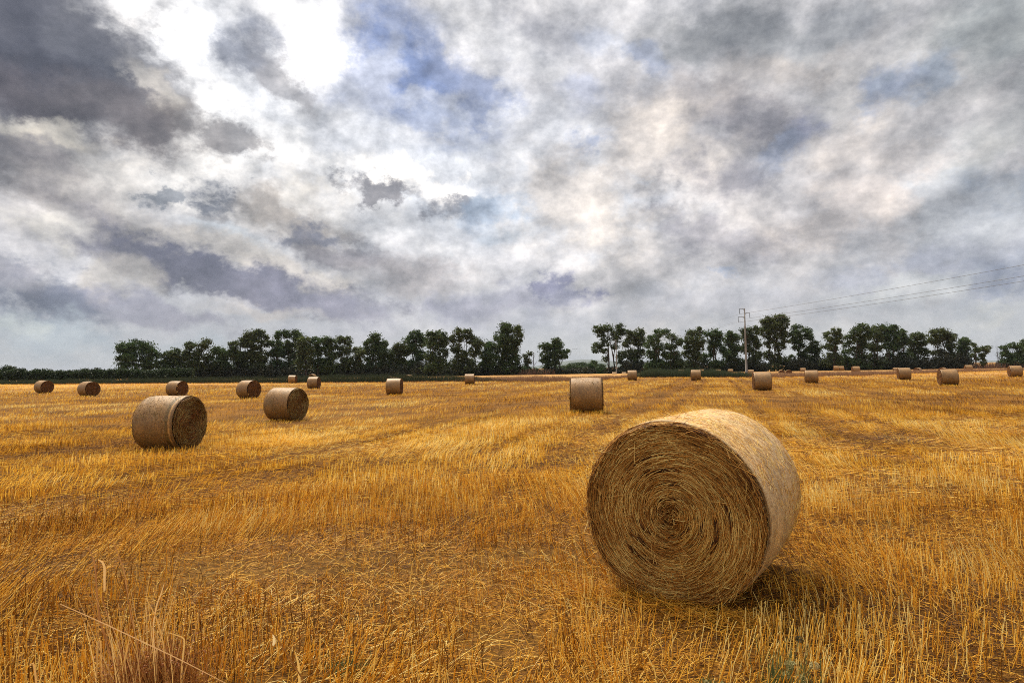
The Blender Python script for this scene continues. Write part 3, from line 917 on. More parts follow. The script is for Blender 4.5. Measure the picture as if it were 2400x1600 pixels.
T = [
 (320, [(291, 818, 16, 15), (318, 810, 18, 13), (346, 814, 16, 13), (361, 830, 13, 13), (286, 846, 13, 14), (320, 836, 24, 14), (354, 850, 16, 14), (318, 862, 36, 12)], [-12, 8, 30], 'broad dense domed tree standing alone at the left end of the tree row'),
 (400, [(394, 836, 15, 12), (415, 828, 13, 11), (386, 856, 13, 13), (411, 852, 18, 15), (400, 868, 24, 9)], [-4, 8], 'low rounded tree just right of the leftmost domed tree'),
 (450, [(448, 812, 11, 11), (438, 834, 14, 14), (458, 832, 11, 13), (450, 857, 18, 16)], [0], 'slim round-topped tree third from the left in the row'),
 (483, [(487, 804, 10, 11), (474, 814, 9, 11), (482, 836, 14, 8), (470, 856, 14, 14), (492, 862, 14, 14)], [-4, 6], 'narrow open tree with a small knob top, fourth from the left'),
 (518, [(513, 822, 13, 10), (527, 832, 11, 12), (515, 848, 20, 14), (526, 862, 15, 14)], [0, 6], 'shorter tree filling the dip before the taller left-hand group'),
 (556, [(553, 810, 12, 11), (566, 800, 10, 10), (549, 832, 13, 14), (565, 838, 14, 16), (556, 860, 18, 15)], [0], 'left shoulder tree of the taller left-hand group'),
 (592, [(588, 786, 13, 12), (608, 784, 13, 11), (578, 802, 13, 12), (600, 806, 20, 14), (622, 800, 10, 14), (592, 834, 17, 14), (615, 836, 14, 16), (602, 860, 24, 14)], [-6, 12], 'tallest broad tree in the left part of the row, above two mid bales'),
 (645, [(655, 786, 9, 10), (645, 806, 14, 10), (640, 828, 11, 12), (656, 824, 12, 12), (647, 856, 18, 16)], [0, 5], 'slim gappy tree between two taller crowns left of centre'),
 (684, [(672, 784, 9, 10), (690, 784, 14, 11), (700, 796, 8, 12), (680, 808, 20, 13), (672, 832, 13, 14), (696, 836, 13, 14), (684, 860, 22, 14)], [-5, 6], 'round-topped tall tree right of a slim gappy one, left of centre'),
 (718, [(715, 800, 14, 11), (708, 822, 10, 14), (724, 818, 12, 14), (716, 848, 18, 20)], [0], 'medium tree just right of the round-topped tall pair'),
 (745, [(742, 799, 11, 10), (752, 812, 12, 12), (740, 828, 11, 12), (748, 854, 16, 18)], [2], 'flat-topped tree left half of the level middle stretch'),
 (772, [(768, 799, 13, 10), (779, 808, 11, 12), (766, 822, 14, 12), (780, 836, 11, 12), (770, 858, 18, 16)], [0, 7], 'flat-topped tree right half of the level middle stretch'),
 (806, [(796, 797, 9, 9), (812, 798, 10, 10), (816, 818, 7, 16), (798, 822, 10, 13), (812, 846, 13, 14), (802, 862, 17, 13)], [-4, 8], 'twin-topped tree before the notch in the left-hand row'),
 (838, [(836, 824, 10, 12), (848, 830, 9, 11), (832, 846, 12, 12), (842, 862, 15, 12)], [0], 'short tree at the foot of the peaked tree'),
 (878, [(880, 790, 12, 11), (872, 804, 16, 12), (892, 806, 12, 12), (862, 822, 13, 11), (884, 826, 14, 12), (900, 826, 11, 13), (866, 844, 12, 10), (893, 846, 14, 12), (880, 862, 24, 13)], [-8, 3, 12], 'triangular peaked tree in the middle of the left-hand row'),
 (914, [(914, 834, 9, 12), (911, 852, 11, 14), (920, 862, 12, 12)], [0], 'low dark tree right of the peaked tree'),
 (942, [(940, 812, 13, 11), (930, 826, 12, 13), (950, 822, 12, 13), (936, 846, 14, 12), (946, 862, 16, 12)], [0, 6], 'sloping left shoulder tree of the broad middle crown'),
 (972, [(974, 786, 14, 12), (960, 798, 13, 12), (986, 800, 12, 14), (966, 820, 16, 14), (986, 832, 12, 12), (970, 856, 20, 16)], [-4, 8], 'left tree of the broad dense pair left of centre'),
 (1022, [(1010, 788, 12, 12), (1029, 786, 15, 12), (1040, 800, 10, 14), (1016, 808, 18, 14), (1038, 826, 11, 11), (1012, 836, 14, 14), (1034, 852, 17, 14), (1018, 864, 22, 12)], [-6, 8], 'right tree of the broad dense pair left of centre'),
 (1082, [(1074, 778, 8, 9), (1092, 782, 13, 11), (1070, 794, 17, 12), (1104, 796, 12, 12), (1122, 806, 12, 13), (1068, 816, 11, 12), (1082, 832, 14, 12), (1112, 826, 12, 12), (1074, 852, 15, 14), (1104, 850, 12, 11), (1088, 866, 26, 10)], [-8, 2, 14], 'airy spreading tree above the lone centre bale, sky showing through'),
 (1146, [(1146, 812, 11, 13), (1138, 832, 12, 12), (1152, 836, 12, 13), (1142, 856, 16, 14)], [0, -8], 'small tree tucked left of the tall columnar one'),
 (1183, [(1183, 768, 12, 13), (1190, 772, 10, 11), (1172, 790, 13, 13), (1186, 796, 17, 16), (1174, 816, 18, 14), (1198, 820, 14, 14), (1180, 842, 20, 16), (1204, 846, 14, 12), (1192, 864, 26, 13)], [-3, 5], 'tall dark columnar tree at the right end of the left-hand row'),
 (1212, [(1212, 776, 11, 12), (1217, 790, 8, 12), (1208, 804, 11, 10), (1205, 820, 8, 8), (1210, 838, 9, 8)], [-4], 'slender tree leaning out from the right of the tall columnar one'),
 (1236, [(1242, 828, 6, 5), (1231, 836, 6, 6), (1237, 847, 8, 6), (1230, 857, 6, 5), (1238, 866, 6, 8)], [0], 'thin scraggly sapling beside the bare dead trunk'),
 (1300, [(1303, 798, 9, 8), (1276, 812, 11, 9), (1296, 812, 16, 9), (1310, 812, 9, 12), (1284, 830, 17, 12), (1306, 830, 14, 12), (1328, 824, 9, 6), (1275, 845, 9, 6), (1322, 836, 7, 7), (1292, 848, 17, 10), (1288, 862, 14, 10)], [-8, 2, 12], 'solitary tree standing in the gap at the centre of the photo'),
 (1430, [(1404, 772, 11, 10), (1424, 768, 14, 9), (1452, 768, 9, 9), (1460, 778, 7, 7), (1444, 782, 13, 9), (1410, 784, 9, 7), (1422, 796, 12, 7), (1445, 796, 8, 8), (1416, 806, 10, 6), (1401, 812, 10, 9), (1395, 822, 6, 5), (1417, 822, 9, 5), (1440, 812, 8, 6), (1421, 840, 7, 6), (1456, 832, 9, 9), (1450, 846, 7, 7)], [-3, 10], 'open-branched tree with a forked crown at the left end of the right-hand row'),
 (1486, [(1474, 782, 9, 8), (1500, 780, 10, 10), (1484, 792, 16, 11), (1470, 806, 12, 8), (1500, 800, 12, 12), (1476, 830, 16, 12), (1498, 828, 12, 11), (1482, 856, 22, 18), (1464, 866, 10, 12)], [-4, 6], 'bushy tree second in the right-hand row, dark to the ground'),
 (1538, [(1545, 780, 13, 9), (1562, 778, 7, 7), (1534, 794, 16, 9), (1520, 806, 12, 10), (1544, 812, 13, 10), (1530, 830, 15, 12), (1540, 854, 16, 16), (1522, 860, 12, 12)], [-3, 6], 'wind-swept tree third in the right-hand row'),
 (1577, [(1576, 790, 11, 8), (1590, 800, 10, 10), (1572, 812, 12, 10), (1560, 832, 12, 11), (1582, 834, 13, 11), (1590, 852, 12, 12), (1566, 858, 16, 13)], [-5, 6], 'round-headed tree fourth in the right-hand row'),
 (1628, [(1641, 776, 8, 10), (1624, 782, 12, 10), (1612, 796, 10, 11), (1636, 798, 13, 12), (1620, 814, 14, 12), (1640, 816, 7, 10), (1614, 832, 13, 12), (1632, 834, 9, 11), (1620, 856, 16, 12)], [-2, 5], 'tree with a slanting right edge left of a bright sky gap'),
 (1675, [(1670, 782, 13, 12), (1685, 790, 9, 12), (1658, 782, 7, 6), (1674, 804, 15, 12), (1672, 822, 10, 12), (1652, 840, 13, 10), (1690, 816, 7, 9), (1676, 852, 16, 10), (1696, 826, 9, 10)], [-2, 4], 'upright tree right of a bright sky gap'),
 (1716, [(1711, 784, 8, 10), (1722, 792, 12, 12), (1708, 802, 9, 9), (1724, 816, 14, 13), (1712, 836, 14, 14), (1728, 852, 13, 14), (1706, 862, 14, 10)], [-3, 5], 'tree just left of the power pole'),
 (1762, [(1752, 778, 12, 12), (1774, 774, 10, 10), (1762, 794, 18, 12), (1776, 806, 9, 13), (1752, 818, 13, 12), (1772, 832, 12, 12), (1760, 852, 16, 16)], [-5, 7], 'tree just right of the power pole'),
 (1816, [(1800, 752, 13, 12), (1830, 746, 16, 10), (1842, 760, 8, 14), (1815, 762, 20, 13), (1796, 776, 12, 12), (1838, 780, 10, 12), (1812, 788, 16, 12), (1838, 796, 8, 10), (1802, 806, 10, 9), (1826, 812, 11, 12), (1800, 832, 10, 10), (1820, 838, 13, 12), (1838, 846, 12, 10), (1814, 858, 22, 10)], [-10, -2, 8], 'tallest tree of all with a domed crown, right of the power pole'),
 (1874, [(1872, 770, 11, 10), (1888, 778, 9, 10), (1860, 784, 12, 11), (1876, 792, 16, 12), (1900, 790, 8, 8), (1858, 800, 8, 6), (1868, 812, 12, 10), (1878, 832, 9, 9), (1856, 838, 8, 6), (1880, 850, 10, 8)], [-2, 3], 'tree with an open crown right of the tallest one'),
 (1906, [(1907, 806, 11, 8), (1896, 820, 12, 10), (1914, 822, 12, 12), (1902, 842, 18, 12), (1912, 858, 16, 12), (1890, 858, 12, 12)], [-3, 5], 'lower bushy tree before a clear sky notch on the right'),
 (1955, [(1958, 776, 10, 8), (1946, 786, 12, 8), (1964, 786, 10, 8), (1940, 796, 9, 6), (1955, 800, 12, 8), (1968, 802, 6, 4), (1936, 812, 11, 7), (1956, 816, 9, 8), (1952, 834, 16, 8), (1944, 850, 15, 9), (1966, 844, 8, 12)], [-1, 4], 'narrow tiered tree standing between two sky notches on the right'),
 (1984, [(1981, 824, 8, 7), (1978, 840, 11, 10), (1990, 850, 10, 10)], [0], 'small low tree right of the narrow tiered one'),
 (2012, [(2018, 768, 14, 10), (2002, 780, 12, 11), (2028, 784, 12, 12), (1988, 792, 9, 8), (2010, 796, 16, 10), (1986, 808, 8, 7), (2026, 808, 12, 12), (2006, 820, 15, 9), (2020, 836, 14, 12), (2000, 850, 14, 10), (2022, 858, 18, 10)], [-7, 2, 9], 'broad-topped tree starting the dense right-hand cluster'),
 (2052, [(2058, 772, 10, 10), (2046, 784, 9, 12), (2060, 792, 9, 12), (2048, 812, 10, 12), (2062, 816, 7, 8), (2050, 836, 10, 12), (2056, 856, 16, 12)], [-3, 4], 'slim tree between two broad crowns in the right-hand cluster'),
 (2086, [(2080, 770, 13, 11), (2096, 772, 12, 10), (2074, 790, 12, 12), (2094, 792, 14, 12), (2080, 812, 12, 10), (2100, 814, 9, 9), (2088, 832, 8, 8), (2080, 854, 16, 12)], [-7, 0, 8], 'tall full tree in the middle of the dense right-hand cluster'),
 (2116, [(2114, 782, 12, 11), (2122, 796, 9, 12), (2110, 808, 10, 12), (2120, 832, 12, 10), (2112, 850, 14, 13)], [-3, 4], 'tree sloping down at the right of the tall full cluster tree'),
 (2148, [(2150, 788, 15, 9), (2158, 800, 11, 12), (2140, 802, 11, 10), (2150, 820, 14, 12), (2164, 826, 7, 10), (2138, 838, 10, 8), (2156, 844, 14, 10), (2146, 860, 18, 10)], [-4, 5], 'last tree of the dense cluster, round headed, before a sky slit'),
 (2202, [(2192, 782, 15, 11), (2208, 784, 12, 13), (2184, 796, 9, 10), (2204, 802, 10, 10), (2222, 794, 11, 9), (2236, 788, 6, 5), (2226, 812, 11, 12), (2210, 826, 9, 9), (2184, 826, 7, 5), (2230, 832, 11, 8), (2196, 846, 8, 8), (2192, 862, 12, 10)], [-10, 0, 16], 'spreading airy tree with bare stems behind the biggest right-hand bale'),
 (2258, [(2252, 802, 10, 9), (2266, 802, 9, 11), (2246, 816, 9, 9), (2264, 820, 12, 12), (2250, 832, 10, 6), (2258, 848, 20, 10), (2228, 856, 22, 10)], [-4, 6], 'medium tree at the right end of the right-hand row'),
 (2287, [(2286, 808, 5, 5), (2288, 820, 6, 7), (2284, 832, 5, 5), (2290, 840, 4, 4)], [0], 'thin young tree just past the right end of the row'),
 (2303, [(2305, 815, 9, 5), (2298, 820, 6, 5), (2314, 822, 6, 5), (2301, 834, 6, 6), (2302, 848, 5, 7)], [0], 'small umbrella-shaped tree past the right end of the row'),
 (2372, [(2354, 816, 8, 6), (2372, 810, 11, 7), (2388, 818, 8, 8), (2360, 830, 13, 8), (2380, 834, 14, 9), (2372, 846, 22, 8)], [-10, 2, 10], 'low spreading tree near the right edge of the photo'),
 (2412, [(2408, 806, 12, 12), (2420, 820, 14, 14), (2406, 832, 10, 12), (2414, 848, 18, 12)], [0], 'tree cut off by the right edge of the photo'),
]
for i, (tx, lobes, tr, lab) in enumerate(T):
    make_tree('eucalyptus_tree', tx, lobes, lab, depth=TD + ((i * 37) % 9 - 4) * 1.3, seed=i, colv=(i * 53 % 10) / 10, trunks=tr)

# far left hedge row of low trees: one thing each
GH = 'low dark olive trees of the hedge row at the far left'
hx = -70
k = 0
while hx < 455:
    top = 866 + RNG.uniform(-2.5, 3.5)
    if hx < 20: top = 868
    w_ = RNG.uniform(11, 14)
    lob = [(hx - 4, top + 9, w_ * .8, 8), (hx + 5, top + 8, w_ * .75, 8), (hx, top + 14, w_, 7), (hx, top + 19, w_ + 2, 6)]
    o = make_tree('olive_tree', hx, lob, 'low dark rounded olive tree in the close hedge row at the far left', depth=150, group=GH, seed=200 + k, dark=.5, dens=1.8, leaf=.20, zb=0, bushy=True)
    hx += RNG.uniform(17, 22); k += 1
make_tree('small_tree', 21, [(19, 862, 10, 6), (25, 866, 9, 6), (14, 868, 9, 6), (20, 876, 14, 8)], 'round-topped small tree rising above the hedge at the left edge',
          depth=155, group='', seed=260, dark=.5, dens=1.6, leaf=.2, zb=0)
# bushes between and beyond the rows
BU = [
 (1228, 866, 10, 8, 'reddish scrubby bush below the thin sapling', .0, TD), (1252, 868, 14, 7, 'reddish low bush at the foot of the bare dead trunk', .0, TD),
 (1340, 864, 12, 9, 'rounded dark bush right of the solitary centre tree', 0, TD + 10), (1362, 866, 13, 9, 'wide dark bush left of the open-branched forked tree', 0, TD + 10),
 (1385, 862, 10, 11, 'taller dark bush at the foot of the forked tree', 0, TD + 4), (1408, 868, 10, 9, 'dark bush under the left side of the forked tree', 0, TD),
 (1392, 850, 6, 6, 'small round bush head left of the forked tree trunk', 0, TD + 20),
]
for i, (bx, by, rx, ry, lab, cv, dep) in enumerate(BU):
    make_tree('bush', bx, [(bx - rx * .4, by, rx * .7, ry), (bx + rx * .45, by + 1, rx * .6, ry * .9), (bx, by + ry * .6, rx, ry * .8)], lab, depth=dep, cat='bush', group='bushes along the tree row', seed=300 + i, dens=1.5, leaf=.22, bushy=True, zb=0)
for i, (bx, top) in enumerate([(1318, 856), (1345, 850), (1362, 848), (1382, 853), (1404, 852), (1600, 853), (1930, 852), (1330, 857)]):
    lab = 'hazy far tree crown on the horizon, %s' % ['left end of the gap beside the centre tree', 'before the distant hill', 'highest under the distant hill', 'right below the distant hill', 'behind the forked tree', 'seen in the gap between row trees', 'behind the clear notch on the right', 'lowest one beside the centre tree'][i]
    make_tree('distant_tree', bx, [(bx - 7, top + 7, 9, 5), (bx + 6, top + 6, 9, 5), (bx, top + 4, 8, 4), (bx, top + 12, 18, 5)], lab, depth=520, group='far trees on the horizon', seed=330 + i, dens=.5, leaf=.55, bushy=True, zb=0)

# undergrowth below the tree row (uncountable mass)
def undergrowth():
    rg = np.random.default_rng(55)
    Ps, Cc = [], []
    us = np.concatenate([rg.uniform(372, 1218, 1000), rg.uniform(1262, 1460, 110), rg.uniform(1455, 1795, 340), rg.uniform(1840, 2275, 480), rg.uniform(2340, 2480, 80)])
    for u in us:
        d = TD + rg.uniform(-3, 5)
        h = rg.uniform(.8, 5.2) * (.5 + .8 * float(fbm(np.array([u * .02]), np.array([3.3]), 66, 2)[0]))
        if 1262 < u < 1460: h *= .45
        r = rg.uniform(.8, 1.7)
        p = at(u, hz(u), d)
        m = 60
        w = rg.normal(0, 1, (m, 3)); w /= np.linalg.norm(w, axis=1, keepdims=True)
        Ps.append(np.array([p.x, p.y, h * .5]) + w * (rg.uniform(.1, 1, m) ** .4)[:, None] * np.array([r, r, h * .55]))
        Cc.append(np.full(m, rg.uniform(.6, 1.3)))
    P = np.concatenate(Ps); C = np.concatenate(Cc); n = len(P)
    a = rg.normal(0, 1, (n, 3)); a /= np.linalg.norm(a, axis=1, keepdims=True)
    b = np.cross(a, rg.normal(0, 1, (n, 3))); b /= np.linalg.norm(b, axis=1, keepdims=True)
    L1 = (rg.uniform(.7, 1.3, n) * .3)[:, None]; L2 = (rg.uniform(.3, .7, n) * .3)[:, None]
    V = np.stack([P - a * L1, P - b * L2, P + a * L1, P + b * L2], 1).reshape(-1, 3)
    col = np.array([.032, .036, .018]) * C[:, None]
    tag(mesh_obj('undergrowth', V, np.arange(4 * n).reshape(-1, 4), M_LEAF, cols=np.repeat(col, 4, 0)), kind='stuff')
    # dry tall weeds in the gap by the dead trunk and at the right
    n = 5000
    u = np.concatenate([rg.uniform(1195, 1300, n // 2), rg.uniform(2270, 2420, n // 2)])
    d = TD + rg.uniform(-4, 6, n)
    x = (u - 1200) / F * d; y = d
    h = rg.uniform(.4, 1.9, n)
    P = np.stack([x, y, np.zeros(n)], -1)
    Tt = np.stack([rg.normal(0, .2, n) * h, rg.normal(0, .2, n) * h, h], -1)
    ps = rg.uniform(0, math.pi, n)
    S = np.stack([np.cos(ps), np.sin(ps), 0 * ps], -1)
    k = rg.uniform(0, 1, n)[:, None]
    v, f, c = ribbons(P, Tt, S, rg.uniform(.02, .05, n), np.array([.10, .05, .035]) * (1 - k) + np.array([.30, .18, .12]) * k, None, rows=2, taper=.4)
    tag(mesh_obj('dry_brush', v, f, M_REED, cols=c), kind='stuff')


undergrowth()

# dead trunks
def dead_tree(px, top, label, seed, thin=1.0):
    d = TD - 2
    b = at(px, hz(px), d); s = d / F
    z0 = z1(b.x, b.y)
    root = empty('dead_tree', (b.x, b.y, z0))
    H = at(px, top, d).z - z0
    rg = random.Random(seed)
    v, f = tube([(0, 0, 0), (.05, 0, H * .4), (-.08, .05, H * .75), (-.05, 0, H)], [.17 * thin, .13 * thin, .08 * thin, .02], 7)
    mesh_obj('trunk', v, f, M_BARK, parent=root, smooth=True)
    parts = []
    for i in range(12):
        z = H * rg.uniform(.3, .9); sd = rg.choice((-1, 1)); L_ = rg.uniform(.6, 2.2) * (1.1 - z / H)
        parts.append(tube([(0, 0, z), (sd * L_ * .5, rg.uniform(-.4, .4), z + L_ * .5), (sd * L_ * .8, rg.uniform(-.6, .6), z + L_ * 1.3)], [.045 * thin, .03 * thin, .01], 5))
    v, f = jm(parts)
    mesh_obj('bare_branch', v, f, M_BARK, parent=root, smooth=True)['kind'] = 'stuff'
    tag(root, label, 'dead tree')


dead_tree(1251, 825, 'bare dead trunk with thin twigs left of the solitary centre tree', 3)
dead_tree(2339, 808, 'faint leafless tree between the small trees at the far right', 4, .7)

# ------------------------------------------------------------------ power line
def pole(px, top_py, depth, label, arms=True):
    b = at(px + (2 if arms else 0), hz(px), depth)
    z0 = z1(b.x, b.y)
    H = at(px, top_py, depth).z - z0
    root = empty('power_pole', (b.x, b.y, z0))
    s = depth / F
    rt_ = .10; rb = .24 if arms else .15
    n = 12
    v, f = tube([(0, 0, 0), (0, 0, H * .5), (0, 0, H)], [rb, (rb + rt_) / 2, rt_], n)
    mesh_obj('shaft', v, f, M_CONC, parent=root, smooth=True)
    pts = []
    if arms:
        for dx, dy, tilt in ((-12.5, 1, .1), (12, 11, .12), (-16, 20, .05)):
            z = H - dy * s - .05
            L_ = dx * s
            a = 0 if dx < 0 else 0
            parts = [tube([(0, -.02, z), (L_, -.02, z + tilt)], [.06, .04], 6), tube([(math.copysign(.06, L_), 0, z - .25), (L_ * .35, 0, z - .02)], [.035, .025], 5)]
            vv, ff = jm(parts)
            am = mesh_obj('crossarm', vv, ff, M_STEEL, parent=root)
            il = .95
            prof = [(0, .02)]
            path = []; rad = []
            for k_ in range(9):
                path += [(L_ * .97, -.02, z + tilt - .15 - il * k_ / 9), (L_ * .97, -.02, z + tilt - .15 - il * (k_ + .5) / 9)]
                rad += [.03, .065]
            vi, fi = tube([(L_ * .97, -.02, z + tilt)] + path, [.02] + rad, 8)
            mesh_obj('insulator', vi, fi, M_GLASS, parent=root)
            pts.append((b.x + L_ * .97, b.y, z0 + z + tilt - .15 - il))
    else:
        for dx, dy in ((-5, 1), (5, 6), (-6, 11)):
            vv, ff = tube([(0, 0, H - dy * s), (dx * s, 0, H - dy * s + .05)], [.07, .05], 6)
            mesh_obj('crossarm', vv, ff, M_STEEL, parent=root)
            pts.append((b.x + dx * s, b.y, z0 + H - dy * s))
    tag(root, label, 'power pole', 'concrete poles of the power line')
    return pts


p1 = pole(1747, 722.5, 125, 'tall concrete power pole with three short crossarms and hanging insulators')
p2 = pole(1445, 796, 183, 'thin pale far pole of the power line in front of the forked tree', arms=False)
ends = [at(2400, 615, 68.3), at(2400, 641, 68.3), at(2400, 653, 68.3)]
WL = ['uppermost of the three wires rising to the right from the power pole', 'middle one of the three wires rising to the right from the power pole', 'lowest of the three wires rising to the right from the power pole']
WL2 = ['uppermost faint wire running left from the power pole to the far pole', 'middle faint wire running left from the power pole to the far pole', 'lowest faint wire running left from the power pole to the far pole']


def wire(a, b, sag, label, ext=1.0, r=.02):
    a = Vector(a); b = Vector(b)
    n = 28
    path = []
    for i in range(n + 1):
        t = i / n * ext
        p = a.lerp(b, t); p.z -= sag * 4 * (t / ext) * (1 - t / ext)
        path.append(p)
    o_ = path[0].copy()
    v, f = tube([p - o_ for p in path], [r] * (n + 1), 5)
    tag(mesh_obj('power_wire', v, f, M_WIRE, smooth=True, loc=o_), label, 'wire', 'wires of the power line')


order = [0, 1, 2]
for i in range(3):
    wire(p1[i], ends[i], .35, WL[i], 1.35, .021)
    wire(p1[i], p2[i], 1.0, WL2[i], 1.0, .008)

# ------------------------------------------------------------------ distant hills
def hills():
    n, m = 220, 14
    xs = np.linspace(-11000, 12000, n); V = []
    D0 = 9000
    for j in range(m):
        t = j / (m - 1)
        y = D0 + t * 3500
        u = xs / D0 * F + 1200
        e = 42 * fbm(xs * .0011, np.full(n, 2.0), 31, 4) + 95 * np.exp(-((u - 1400) / 75) ** 2) + 60 * np.exp(-((u - 1545) / 120) ** 2) + 50 * np.exp(-((u - 1330) / 60) ** 2) + 40 * np.exp(-((u + 100) / 500) ** 2)
        z = e * math.sin(math.pi * min(1, t * 1.0)) ** .8 + 6 * fbm(xs * .004, np.full(n, y * .004), 33, 3) - 1.5; z = np.maximum(z, -1.2)
        V.append(np.stack([xs, np.full(n, y), z], -1))
    V = np.concatenate(V)
    i = np.arange(m - 1)[:, None]; j = np.arange(n - 1)[None, :]
    Fc = np.stack([i * n + j, i * n + j + 1, (i + 1) * n + j + 1, (i + 1) * n + j], -1).reshape(-1, 4)
    tag(mesh_obj('hills', V, Fc, M_HILL, smooth=True), kind='structure')


hills()

def haze():
    V, Fc = box(0, 0, 84, 39000, 39000, 172)
    m, nt, ns, L = newmat('thin_air')
    v = N(nt, 'ShaderNodeVolumePrincipled'); v.inputs['Color'].default_value = (.62, .68, .80, 1); v.inputs['Density'].default_value = 5.5e-5; v.inputs['Anisotropy'].default_value = 0
    o = N(nt, 'ShaderNodeOutputMaterial'); L.new(v.outputs[0], o.inputs['Volume'])
    tag(mesh_obj('haze', V, Fc, m), kind='stuff')


haze()

# ------------------------------------------------------------------ birds
for i, (bx, by, lab) in enumerate([(1343, 818, 'leftmost of three tiny birds flying right of the solitary tree'), (1347, 818.5, 'middle one of three tiny birds flying right of the solitary tree'), (1352, 818, 'rightmost of three tiny birds flying right of the solitary tree')]):
    p = at(bx, by, 170)
    V = np.array([[-.32, 0, .10], [-.12, .07, .03], [-.12, -.07, .03], [0, .2, 0], [0, -.2, 0], [0, 0, .05], [0, 0, -.05], [.12, .07, .03], [.12, -.07, .03], [.32, 0, .10], [0, 0, .04], [0, 0, -.04]], float)
    Fc = np.array([[0, 1, 2, 0], [1, 3, 5, 2], [2, 5, 4, 2], [9, 8, 7, 9], [7, 8, 5, 3], [3, 6, 4, 5], [1, 2, 6, 3], [7, 3, 6, 8]])
    Fc = np.array([[1, 3, 5, 2], [2, 5, 4, 6], [7, 5, 3, 6], [8, 4, 5, 7], [0, 1, 5, 2], [9, 8, 5, 7], [1, 2, 6, 3], [7, 3, 6, 8]])
    tag(mesh_obj('bird', V, Fc, M_BIRD, loc=p), lab, 'bird', 'birds flying low over the centre')

# ------------------------------------------------------------------ foreground weeds
def poly_blade(pts, depth, w, col, dj=0.0):
    """pts: photo points of a blade; gives a ribbon with a slight fold; metres"""
    P = [at(x, y, depth + dj * i) for i, (x, y) in enumerate(pts)]
    # resample smooth (Catmull)
    Q = []
    n = len(P)
    for i in range(n - 1):
        p0, p1_, p2_, p3 = P[max(i - 1, 0)], P[i], P[i + 1], P[min(i + 2, n - 1)]
        for k in range(4):
            t = k / 4
            Q.append(.5 * ((2 * p1_) + (p2_ - p0) * t + (2 * p0 - 5 * p1_ + 4 * p2_ - p3) * t * t + (3 * p1_ - p0 - 3 * p2_ + p3) * t ** 3))
    Q.append(P[-1])
    V = []; m = len(Q)
    for i, q in enumerate(Q):
        t = (Q[min(i + 1, m - 1)] - Q[max(i - 1, 0)]).normalized()
        s = t.cross(Vector((0, 1, .2))).normalized()
        ww = w * (.25 + .75 * math.sin(math.pi * min(1, .12 + .88 * i / (m - 1))) ** .6)
        V += [q - s * ww, q + Vector((0, .5, 0)) * ww, q + s * ww]
    Fc = []
    for i in range(m - 1):
        for k in range(2):
            Fc.append([3 * i + k, 3 * i + k + 1, 3 * i + 4 + k, 3 * i + 3 + k])
    V = np.array([tuple(v) for v in V])
    return V, np.array(Fc), np.tile(np.array(col), (len(V), 1))


pal = (.85, .62, .34); dk = (.20, .085, .03); md = (.50, .28, .10)
BL = [
 ([(204, 1281), (218, 1306), (224, 1340), (228, 1400), (234, 1450), (248, 1500), (268, 1560), (330, 1705)], .0055, (.48, .25, .11)),
 ([(229, 1264), (230, 1300), (226, 1350), (232, 1420), (250, 1500), (335, 1708)], .0028, dk),
 ([(230, 1311), (240, 1317), (245, 1330), (245, 1352), (245, 1384)], .0078, pal),
 ([(245, 1384), (240, 1400), (252, 1440), (290, 1540), (345, 1705)], .004, (.36, .17, .07)),
 ([(268, 1266), (267, 1275), (276, 1296), (284, 1318), (293, 1348), (303, 1420), (320, 1500), (365, 1708)], .0036, (.50, .28, .13)),
 ([(279, 1332), (290, 1362), (300, 1400), (312, 1470), (370, 1705)], .0028, dk),
 ([(195, 1365), (208, 1400), (226, 1440), (262, 1520), (330, 1700)], .0035, (.40, .20, .07)),
 ([(385, 1366), (376, 1395), (366, 1425), (360, 1500), (385, 1700)], .0042, pal),
 ([(342, 1400), (358, 1430), (372, 1465), (385, 1530), (392, 1705)], .0042, (.75, .50, .2)),
 ([(226, 1600), (228, 1540), (229, 1508), (234, 1500), (236, 1508), (238, 1560), (242, 1640)], .0055, (.72, .48, .2)),
 ([(303, 1495), (298, 1520), (290, 1555), (278, 1580), (262, 1620)], .006, (.70, .45, .17)),
 ([(393, 1481), (415, 1488), (429, 1494), (432, 1506), (428, 1545), (424, 1600), (422, 1660)], .005, (.80, .58, .26)),
 ([(70, 1560), (74, 1553), (80, 1560), (86, 1610), (90, 1680)], .0065, (.75, .5, .22)),
 ([(640, 1485), (643, 1500), (640, 1512)], .008, (.95, .85, .6)),
 ([(693, 1530), (700, 1560), (702, 1600), (704, 1660)], .0075, (.86, .64, .26)),
 ([(628, 1470), (652, 1500), (690, 1560), (720, 1610), (760, 1690)], .004, (.3, .15, .05)),
]
rootc = at(345, 1710, 3.22)
rc = empty('dry_weed_clump', (rootc.x, rootc.y, z1(rootc.x, rootc.y)))
tag(rc, 'tall dry weed clump with curled pale leaves and dark stems at the lower left', 'weed')
for pts, w_, c_ in BL:
    v, f, c = poly_blade(pts[::-1], 3.3, w_ * .9, np.array(c_) * (.92, .82, .62), -.012)
    v = v - np.array(rc.location)
    mesh_obj('dry_leaf' if w_ > .003 else 'stem', v, f, M_STRAW, parent=rc, cols=c)
